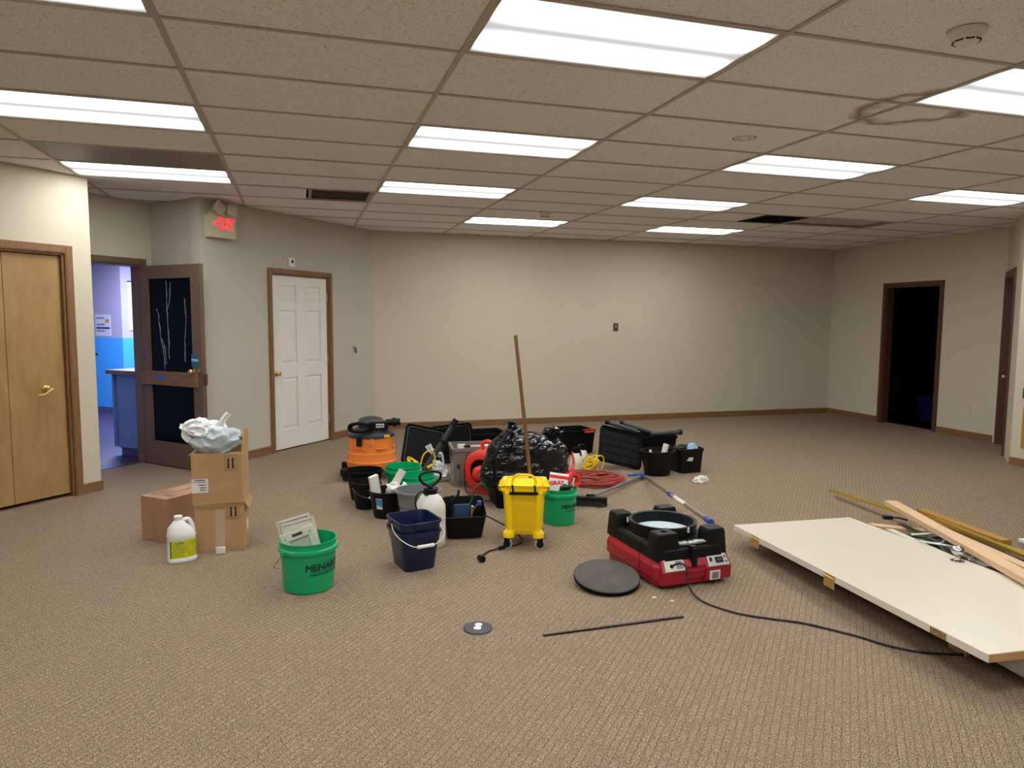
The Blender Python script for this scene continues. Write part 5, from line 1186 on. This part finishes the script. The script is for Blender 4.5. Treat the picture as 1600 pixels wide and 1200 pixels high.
# broom and pole
t = thing('push_broom', 'black push broom head with dark grey pole lying on the carpet', 'broom', (2.735, 2.74, 0))
ra = math.radians(-28)
mb = MB(); mb.loft([[(x*1, y, z) for x, y, z in [(-0.23, -0.03, 0.045), (0.175, -0.03, 0.045), (0.175, 0.025, 0.045), (-0.23, 0.025, 0.045)]], [(-0.23, -0.03, 0.078), (0.175, -0.03, 0.078), (0.175, 0.025, 0.078), (-0.23, 0.025, 0.078)]]).build('head_block', M_black, t, 0, bev=0.005, rotz=ra)
bm_ = MB(); rr = random.Random(4)
for k in range(900):
    x = rr.uniform(-0.225, 0.172); y = rr.uniform(-0.028, 0.022); q = 0.003; dx, dy = rr.uniform(-0.008, 0.008), rr.uniform(-0.02, 0.01)
    bm_.add([(x-q, y, 0.046), (x+q, y, 0.046), (x, y+q, 0.046), (x+dx, y+dy, 0.002)], [(0, 1, 3), (1, 2, 3), (2, 0, 3)])
o = bm_.build('bristles', M_rub, t, 0, rotz=ra); o['kind'] = 'stuff'
MB().cyl((0.05, 0.03, 0.06), (0.95, 0.83, 0.02), 0.013, 0.013, 14).build('pole', M_grey, t)
MB().cyl((0.02, 0.005, 0.075), (0.10, 0.075, 0.06), 0.020, 0.016, 14).build('socket', M_black, t)
t = thing('telescopic_pole', 'silver telescopic pole with blue ends propped on the red machine', 'pole', (3.655, 3.54, 0.03))
p0 = Vector((0, 0, 0)); p1 = Vector((2.97-3.655, 1.27-3.54, 0.255-0.03)); d = p1-p0
MB().cyl(d*0.04, d*0.52, 0.013, 0.013, 14).build('outer_tube', M_steel, t); MB().cyl(d*0.50, d*0.97, 0.016, 0.016, 14).build('inner_tube', mat('satin grey tube', '9a9184', 0.4, 0.6), t)
for a, b in ((0.0, 0.05), (0.50, 0.53), (0.95, 1.0)): MB().cyl(d*a, d*b, 0.020, 0.020, 14).build('blue_collar', M_blue, t)
MB().cyl(d*0.58, d*0.72, 0.0166, 0.0166, 14).build('white_label', M_wht, t)
MB().tube([(0.0, 0.0, 0.0), (-0.04, 0.05, 0.0), (-0.12, 0.06, -0.005)], 0.014, 8).build('hook_end', M_blue, t)

# ------------------------------------------------------------------ red air scrubber
t = thing('air_scrubber', 'red and black portable air scrubber with round open top', 'air scrubber', (2.41, 0.915, 0), math.radians(4))
W_, D_ = 0.49, 0.64
def foot(x0, x1, y0, y1, c): return [(x0+c, y0), (x1-c, y0), (x1, y0+c), (x1, y1-c), (x1-c, y1), (x0+c, y1), (x0, y1-c), (x0, y0+c)]
def rg(p, z, f_=None): return [(x, y, z if f_ is None else f_(x, y)) for x, y in p]
b0 = foot(0.02, W_-0.01, 0.01, D_-0.01, 0.035); b1 = foot(-0.005, W_+0.005, -0.005, D_, 0.05)
zt = lambda x, y: 0.150
MB().loft([rg(b0, 0.012), rg(b0, 0.03), rg(b1, 0.055), rg(b1, 0.125), rg(foot(0.015, W_-0.015, 0.02, D_-0.015, 0.045), 0.165)]).build('lower_housing', M_red, t, 20, bev=0.006)
for s0, s1 in ((0.02, 0.19), (0.31, W_-0.005)):     # front shoulders
    MB().loft([[(s0, 0.05, 0.03), (s1, 0.05, 0.03), (s1, -0.015, 0.03), (s0, -0.015, 0.03)], [(s0, 0.05, 0.105), (s1, 0.05, 0.105), (s1, -0.02, 0.105), (s0, -0.02, 0.105)], [(s0+0.01, 0.06, 0.17), (s1-0.01, 0.06, 0.17), (s1-0.01, 0.025, 0.17), (s0+0.01, 0.025, 0.17)]]).build('control_shoulder', M_red, t, 0, bev=0.006)
def faceplate(s0, s1, nm, m):
    y0, z0, y1, z1 = -0.0225, 0.110, 0.0205, 0.166
    return MB().loft([[(s0, y0+0.004, z0), (s1, y0+0.004, z0), (s1-0.008, y1+0.004, z1), (s0+0.008, y1+0.004, z1)], [(s0, y0-0.002, z0+0.002), (s1, y0-0.002, z0+0.002), (s1-0.008, y1-0.002, z1+0.002), (s0+0.008, y1-0.002, z1+0.002)]]).build(nm, m, t, 0, bev=0.002)
faceplate(0.038, 0.178, 'cord_plate', M_offw); faceplate(0.325, 0.470, 'control_plate', mat('satin aluminium', 'b4b2ae', 0.4, 0.5))
sl = Matrix.Rotation(math.radians(-52.5), 3, 'X')
def onplate(x, f): return Vector((x, -0.0225-0.003+(0.043)*f, 0.112+0.056*f))
def pbox(x, f, w_, h_, d_, nm, m):
    MB().box(0, 0, 0, w_, d_, h_, Matrix.Rotation(math.radians(-37.5), 3, 'X')).build(nm, m, t, 0, loc=onplate(x, f), bev=0.0015)
pbox(0.352, 0.6, 0.016, 0.022, 0.006, 'rocker_switch', M_black); pbox(0.408, 0.5, 0.052, 0.034, 0.006, 'display', M_black)
pbox(0.408, 0.5, 0.036, 0.018, 0.009, 'display_window', M_dgrey); pbox(0.450, 0.7, 0.01, 0.01, 0.005, 'button', M_dgrey); pbox(0.452, 0.3, 0.01, 0.01, 0.005, 'button', M_dgrey)
pbox(0.138, 0.5, 0.045, 0.045, 0.002, 'dial_print', M_grey)
for x, f in ((0.048, 0.85), (0.05, 0.12), (0.168, 0.12), (0.166, 0.85)): pbox(x, f, 0.006, 0.006, 0.004, 'screw', M_steel)
MB().lathe([(0.012, 0), (0.008, 0.008), (0.006, 0.02)], 14, onplate(0.085, 0.45), 1, Matrix.Rotation(math.radians(60), 3, 'X')).build('cord_gland', M_black, t)
MB().loft([[(0.335, -0.022, 0.032), (0.405, -0.022, 0.032), (0.405, -0.018, 0.032), (0.335, -0.018, 0.032)], [(0.335, -0.0235, 0.085), (0.405, -0.0235, 0.085), (0.405, -0.018, 0.085), (0.335, -0.018, 0.085)]]).build('rating_label', M_paper, t, 0)
MB().b2(0.35, 0.392, -0.0255, -0.0232, 0.04, 0.078).build('rating_print', M_grey, t, 0)
MB().loft([[(0.19, -0.012, 0.085), (0.31, -0.012, 0.085), (0.31, 0.04, 0.085), (0.19, 0.04, 0.085)], [(0.19, -0.012, 0.10), (0.31, -0.012, 0.10), (0.31, 0.04, 0.10), (0.19, 0.04, 0.10)]]).build('recess_ledge', M_red, t, 0, bev=0.004)
# black upper deck
u0 = foot(0.005, W_-0.005, 0.012, D_-0.012, 0.05)
u1 = foot(0.03, W_-0.03, 0.05, D_-0.04, 0.05)
MB().loft([rg(u0, 0.158), rg(foot(0.012, W_-0.012, 0.02, D_-0.02, 0.05), 0.215), rg(u1, 0.235)]).build('upper_deck', M_black, t, 20, bev=0.006)
for nm, (cx, cy, sx_, sy_) in {'a': (0.085, 0.085, 0.15, 0.12), 'b': (W_-0.075, 0.085, 0.13, 0.12), 'c': (0.07, D_-0.085, 0.12, 0.13), 'd': (W_-0.085, D_-0.07, 0.14, 0.10)}.items():
    MB().loft([rrect(sx_*1.05, sy_*1.05, 0.015, 0.16, 2, cx, cy), rrect(sx_*0.92, sy_*0.92, 0.014, 0.29, 2, cx, cy), rrect(sx_*0.84, sy_*0.84, 0.014, 0.308, 2, cx, cy), rrect(sx_*0.78, sy_*0.76, 0.012, 0.312, 2, cx, cy)]).build('stacking_post', M_black, t, 30)
MB().lathe([(0.022, 0.3125), (0.022, 0.3135), (0.019, 0.3135), (0.019, 0.3125)], 20, (0.085, 0.085, 0)).build('post_ring', M_dgrey, t)
RC = (0.245, 0.345, 0)
MB().lathe([(0.205, 0.20), (0.205, 0.285), (0.208, 0.287), (0.208, 0.300), (0.198, 0.302), (0.186, 0.298), (0.183, 0.215), (0.002, 0.215)], 56, RC, cap0=False).build('intake_ring', M_black, t, 30)
MB().lathe([(0.180, 0.216), (0.180, 0.236), (0.14, 0.246), (0.002, 0.25)], 40, RC).build('filter_media', M_filter, t, 40)
for a in (-1.35, 0.3, 2.6): MB().box(RC[0]+0.21*math.cos(a), RC[1]+0.21*math.sin(a), 0.285, 0.012, 0.008, 0.03, Matrix.Rotation(a, 3, 'Z')).build('filter_clip', M_wht, t, 0)
MB().b2(0.222, 0.258, -0.008, 0.022, 0.112, 0.225).b2(0.218, 0.262, 0.0, 0.03, 0.215, 0.235).build('latch', M_black, t, 0, bev=0.005)
MB().loft([[(0.165, 0.035, 0.2345), (0.36, 0.035, 0.2345), (0.36, 0.10, 0.2375), (0.165, 0.10, 0.2375)], [(0.165, 0.033, 0.2365), (0.36, 0.033, 0.2365), (0.36, 0.10, 0.2395), (0.165, 0.10, 0.2395)]]).build('instruction_label', M_dgrey, t, 0)
mb = MB(); rr = random.Random(2)
for k in range(26):
    x = 0.172+k*0.007; z0 = rr.uniform(0.04, 0.06); z1 = z0+rr.uniform(0.015, 0.04); mb.b2(x, x+0.004, z0, min(0.098, z1), 0.238, 0.2415)
mb.build('label_print', M_paper, t, 0)
MB().tube([(0.03, 0.20, 0.237), (0.0, 0.19, 0.236), (-0.006, 0.19, 0.20), (-0.006, 0.19, 0.05)], 0.0018, 5).ball((0.035, 0.20, 0.24), 0.005).build('seal_wire', M_rub, t)
# its power cord
tm = Matrix.Translation(Vector((2.41, 0.915, 0))) @ Matrix.Rotation(math.radians(4), 4, 'Z')
g0 = tm @ (onplate(0.085, 0.45)+Vector((0, -0.016, 0.012)))
tag(MB().tube([g0, g0+Vector((0.025, -0.03, 0.018)), g0+Vector((0.05, -0.05, 0.0)), (2.545, 0.80, 0.05), (2.57, 0.70, 0.008), (2.655, 0.53, 0.006), (2.78, 0.42, 0.006), (2.90, 0.335, 0.006), (2.98, 0.24, 0.006), (3.06, 0.13, 0.006), (3.13, 0.0, 0.006), (3.24, -0.10, 0.006), (3.40, -0.165, 0.006), (3.50, -0.21, 0.006), (3.68, -0.33, 0.006), (4.0, -0.6, 0.006), (4.6, -0.9, 0.006)], 0.0055, 8, smooth=6).build('power_cord', M_rub, None), 'long black power cord running from the red machine under the door slab', 'cord')
# round foam filter
t = thing('round_filter', 'dark round foam filter disc leaning against the red machine', 'filter', (2.178, 1.09, 0.034), rot=(math.radians(9.5), math.radians(-1.5), 0))
MB().lathe([(0.180, 0), (0.188, 0.004), (0.188, 0.022), (0.183, 0.026), (0.002, 0.026)][0:], 48, (0, 0, 0)).build('disc', M_foam, t, 30)
MB().lathe([(0.1885, 0.002), (0.1895, 0.003), (0.1895, 0.020), (0.1885, 0.021)], 48, cap0=False, cap1=False).build('edge_band', M_blackm, t, 40)
# floor strip
t = thing('metal_strip', 'thin dark metal strip lying alone on the carpet', 'strip', (1.605, 0.558, 0.002), math.atan2(0.007, 0.76))
MB().b2(0, 0.765, -0.008, 0.004, 0, 0.006).build('strip', mat('dark bronze strip', '2c2420', 0.4, 0.6), t, 0)
MB().b2(0.30, 0.765, 0.006, 0.014, 0, 0.003).build('thin_wing', mat('bronze wing', '3a3028', 0.5, 0.5), t, 0)
for p, s, m_, nm in (((2.35, 0.84), 0.012, M_tissue, 'white crumb on the carpet in front of the red machine'), ((2.42, 0.77), 0.009, M_tissue, 'smaller pale crumb in front of the red machine')):
    tag(blob(dense([(0.001, 0), (s, 0.001), (s*0.6, 0.005), (0.001, 0.006)], 2), 1.3, 0.7, 12, 0.003, 60, 3).build('debris', m_, None, 30, loc=(p[0], p[1], 0.001)), nm, 'debris')

# ------------------------------------------------------------------ loose door slab and lumber
A = Vector((3.308, 1.526, 0.14)); B = Vector((4.187, 1.442, 0.15)); D = Vector((3.127, -0.484, 0.20))
ex = (B-A).normalized(); ey0 = (D-A); ey = (ey0-ex*ey0.dot(ex)).normalized(); ez = ex.cross(ey)
if ez.z < 0: ez = -ez
R3 = Matrix((ex, -ey, ez)).transposed()
slab = thing('door_slab', 'cream door slab lying flat on rubble, with a chrome knob', 'door', (0, 0, 0))
slab.matrix_world = Matrix.Translation(A) @ R3.to_4x4()
SW, SL = 0.884, 2.03
MB().b2(0, SW, -SL, 0, -0.036, 0).build('slab', M_cream, slab, 0, bev=0.0015)
MB().b2(0.006, SW-0.006, -SL-0.0012, -SL, -0.033, -0.004).build('bare_edge', wood('raw door edge', 'b98a5c', 'c99e70', 'X', 3, 0.6), slab, 0)
MB().lathe([(0.038, 0), (0.038, 0.004), (0.020, 0.009), (0.013, 0.016), (0.013, 0.03), (0.02, 0.036), (0.034, 0.05), (0.036, 0.064), (0.026, 0.082), (0.004, 0.088)], 20, (SW-0.055, -1.0, 0)).build('knob', M_chrome, slab, 50)
for k, yv in enumerate((-0.28, -1.03)):
    hg_ = MB(); hg_.b2(-0.0015, 0.0, yv-0.045, yv+0.045, -0.034, -0.002); hg_.b2(-0.004, -0.0015, yv-0.045, yv+0.045, -0.075, -0.018)
    h_ = hg_.build('hinge', M_brass, slab, 0, bev=0.001)
    MB().cyl((-0.006, yv-0.046, -0.018), (-0.006, yv+0.046, -0.018), 0.005).build('hinge_pin', M_brass, slab)
MB().b2(-0.001, 0.0, -1.82, -1.73, -0.034, -0.004).build('hinge_mortise', mat('raw mortise', '8a6a42', 0.8, var=0.3, vscale=60), slab, 0)
# support: white boxed trim lying under the slab
t = thing('white_trim_box', 'white boxed trim piece lying under the slab near the right edge', 'trim', (3.36, -0.47, 0.0), -0.09)
MB().b2(0.0, 0.12, 0.0, 1.6, 0.05, 0.125).build('channel', mat('soft white trim', 'c6c2bc', 0.5), t, 0, bev=0.002)
MB().b2(0.0, 0.12, 0.3, 0.4, 0.0, 0.05).build('spacer', M_pine, t, 0); MB().b2(0.0, 0.12, 1.3, 1.4, 0.0, 0.05).build('spacer', M_pine, t, 0)
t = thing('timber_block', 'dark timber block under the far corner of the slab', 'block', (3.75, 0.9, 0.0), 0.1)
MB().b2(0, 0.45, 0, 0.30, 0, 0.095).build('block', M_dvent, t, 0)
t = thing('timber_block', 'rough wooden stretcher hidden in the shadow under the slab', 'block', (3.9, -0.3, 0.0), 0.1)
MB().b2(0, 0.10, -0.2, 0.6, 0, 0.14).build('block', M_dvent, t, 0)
def board(name, label, p0, p1, wd, th_, m, cat='board', roll=0.0, group='boards and strips behind the slab'):
    p0, p1 = Vector(p0), Vector(p1); d = p1-p0; L = d.length; X_ = d.normalized(); Y_ = Vector((0, 0, 1)).cross(X_).normalized(); Z_ = X_.cross(Y_)
    t = thing(name, label, cat, group=group); t.matrix_world = Matrix.Translation(p0) @ (Matrix((X_, Y_, Z_)).transposed().to_4x4()) @ Matrix.Rotation(roll, 4, 'X')
    MB().b2(0, L, -wd/2, wd/2, -th_, 0).build('plank', m, t, 0, bev=0.0015); return t
board('pine_board', 'pale pine board crossing over the others above the knob', (4.70, 1.60, 0.195), (3.90, -0.25, 0.247), 0.088, 0.034, M_pine)
board('pine_board', 'second pine strip lying beside the pale pine board', (4.60, 1.10, 0.15), (4.25, -0.05, 0.185), 0.07, 0.02, M_pine)
board('brass_strip', 'long yellow metal strip reaching farthest left over the carpet', (4.94, 2.49, 0.055), (4.66, 0.30, 0.15), 0.042, 0.014, mat('yellow anodised strip', 'c8a436', 0.3, 0.6), 'strip')
board('brass_strip', 'yellow metal strip just right of the pale pine board', (4.80, 1.30, 0.14), (4.36, -0.1, 0.20), 0.03, 0.02, mat('yellow anodised strip dark', 'c2a23c', 0.3, 0.6), 'strip')
board('wood_trim', 'varnished golden wood trim lying farthest back', (5.06, 1.66, 0.09), (4.92, 0.86, 0.10), 0.075, 0.036, M_golden)
board('wood_trim', 'darker wood trim edge under the golden one', (5.0, 1.55, 0.05), (4.78, 0.0, 0.08), 0.06, 0.02, M_trimx)
board('wood_trim', 'golden wood trim peeking out beyond the chrome knob', (4.20, 0.60, 0.115), (3.98, 0.0, 0.135), 0.14, 0.018, M_golden)
board('white_strip', 'white plastic strip at the right edge behind the golden trim', (5.24, 0.98, 0.05), (5.06, 0.1, 0.06), 0.10, 0.02, M_wht)
board('grey_strip', 'flat grey metal strip emerging beside the black plug', (4.55, 1.36, 0.10), (4.25, 0.45, 0.13), 0.05, 0.008, M_steel)
board('pine_board', 'short pine offcut by the slab corner under the black plug', (4.30, 1.36, 0.115), (4.62, 1.22, 0.09), 0.07, 0.02, M_pine)
board('white_strip', 'thin white angle strip lying along the slab edge', (4.32, 1.22, 0.12), (4.15, 0.40, 0.135), 0.05, 0.006, M_offw)
t = thing('black_plug', 'black plug end on the pile at the slab corner', 'plug', (4.45, 1.37, 0.135), -0.3)
MB().b2(-0.03, 0.03, -0.016, 0.016, 0, 0.026).build('plug_body', M_black, t, 0, bev=0.004); MB().tube([(0.03, 0, 0.012), (0.07, 0.0, 0.012), (0.13, -0.02, 0.0)], 0.007, 6).build('cord', M_rub, t)
for k in range(5):
    m_, lb, ct = ((M_greenh, 'dark green cable in the pile behind the slab, near strand', 'cable'), (M_wht, 'white looping cable on the pile behind the knob', 'cable'), (M_dgrey, 'dark grey cable in the pile behind the slab', 'cable'), (M_greenh, 'dark green cable running far back in the pile', 'cable'), (M_rub, 'black cable lying lowest in the pile', 'cable'))[k]
    x0 = 4.40+0.05*k
    pts = [(x0, 1.15-0.05*k, 0.09), (x0-0.03+0.05*(k % 2), 0.92, 0.13), (x0-0.10, 0.72, 0.10+0.03*(k == 1)), (x0-0.05, 0.50, 0.12), (x0-0.12, 0.28, 0.12), (x0-0.15, 0.0, 0.12), (x0-0.18, -0.4, 0.12)]
    if k == 1: pts = [(4.33, 1.05, 0.13), (4.42, 0.90, 0.17), (4.30, 0.80, 0.15), (4.24, 0.90, 0.14), (4.30, 0.70, 0.16), (4.34, 0.60, 0.16), (4.20, 0.52, 0.15)]
    tag(MB().tube(pts, (0.012, 0.006, 0.010, 0.012, 0.014)[k], 6, smooth=5).build('cable', m_, None), lb, ct)
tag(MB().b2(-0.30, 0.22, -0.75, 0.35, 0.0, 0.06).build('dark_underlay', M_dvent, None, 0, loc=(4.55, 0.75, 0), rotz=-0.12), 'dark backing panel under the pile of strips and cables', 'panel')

# ------------------------------------------------------------------ pieces of parts go under their part
SUB = {'wheel_hub': 'caster_wheel', 'axle_cap': 'caster_wheel', 'caster_wheel': None, 'film_crease_glint': 'glass_pane', 'sticker_text': 'push_sticker', 'label_print': ('label', 'instruction_label', 'shipping_label'),
       'logo_rule': 'shell', 'store_lettering': 'shell', 'slogan': 'shell', 'grip': 'handle', 'plate_lettering': 'name_plate', 'sticker_print': 'sticker', 'hinge_pin': 'hinge',
       'rating_print': 'rating_label', 'display_window': 'display', 'filter_clip': 'intake_ring', 'post_ring': 'stacking_post', 'toggle': 'plate', 'rocker': 'plate', 'slots': 'socket', 'slot': 'cover',
       'lettering': 'packet', 'red_band': 'packet', 'letters': 'housing', 'arrow': 'housing', 'label_edge': 'label', 'clip': 'strap', 'ear': 'shell', 'locking_ring': 'hose_port', 'dial_print': 'cord_plate', 'cord_gland': 'cord_plate',
       'rocker_switch': 'control_plate', 'button': 'control_plate', 'grip_slot': 'frame', 'screw': ('frame', 'cord_plate'), 'hinge_mortise': 'slab', 'bare_edge': 'slab', 'blue_band': 'sheet', 'orange_mark': 'sheet', 'text_lines': 'sheet', 'orange_emblem': 'sheet', 'black_emblem': 'sheet', 'panel': 'door_leaf', 'knob': 'door_leaf', 'tape_strip': 'push_bar'}
bpy.context.view_layer.update()
base = lambda o: o.name.split('.')[0]
def centre(o): return o.matrix_world @ (sum((Vector(c) for c in o.bound_box), Vector())/8)
kids = {}
for o in COL.objects:
    if o.parent: kids.setdefault(o.parent, []).append(o)
for par, ch in kids.items():
    if par.parent: continue
    for o in ch:
        want = SUB.get(base(o))
        if not want or o.type != 'MESH' or (base(o) == 'panel' and base(par) != 'door_2'): continue
        want = (want,) if isinstance(want, str) else want
        c = [q for q in ch if base(q) in want and q is not o and q.type == 'MESH']
        if not c: continue
        q = min(c, key=lambda z: (centre(z)-centre(o)).length)
        o.parent = q; o.matrix_parent_inverse = q.matrix_basis.inverted()
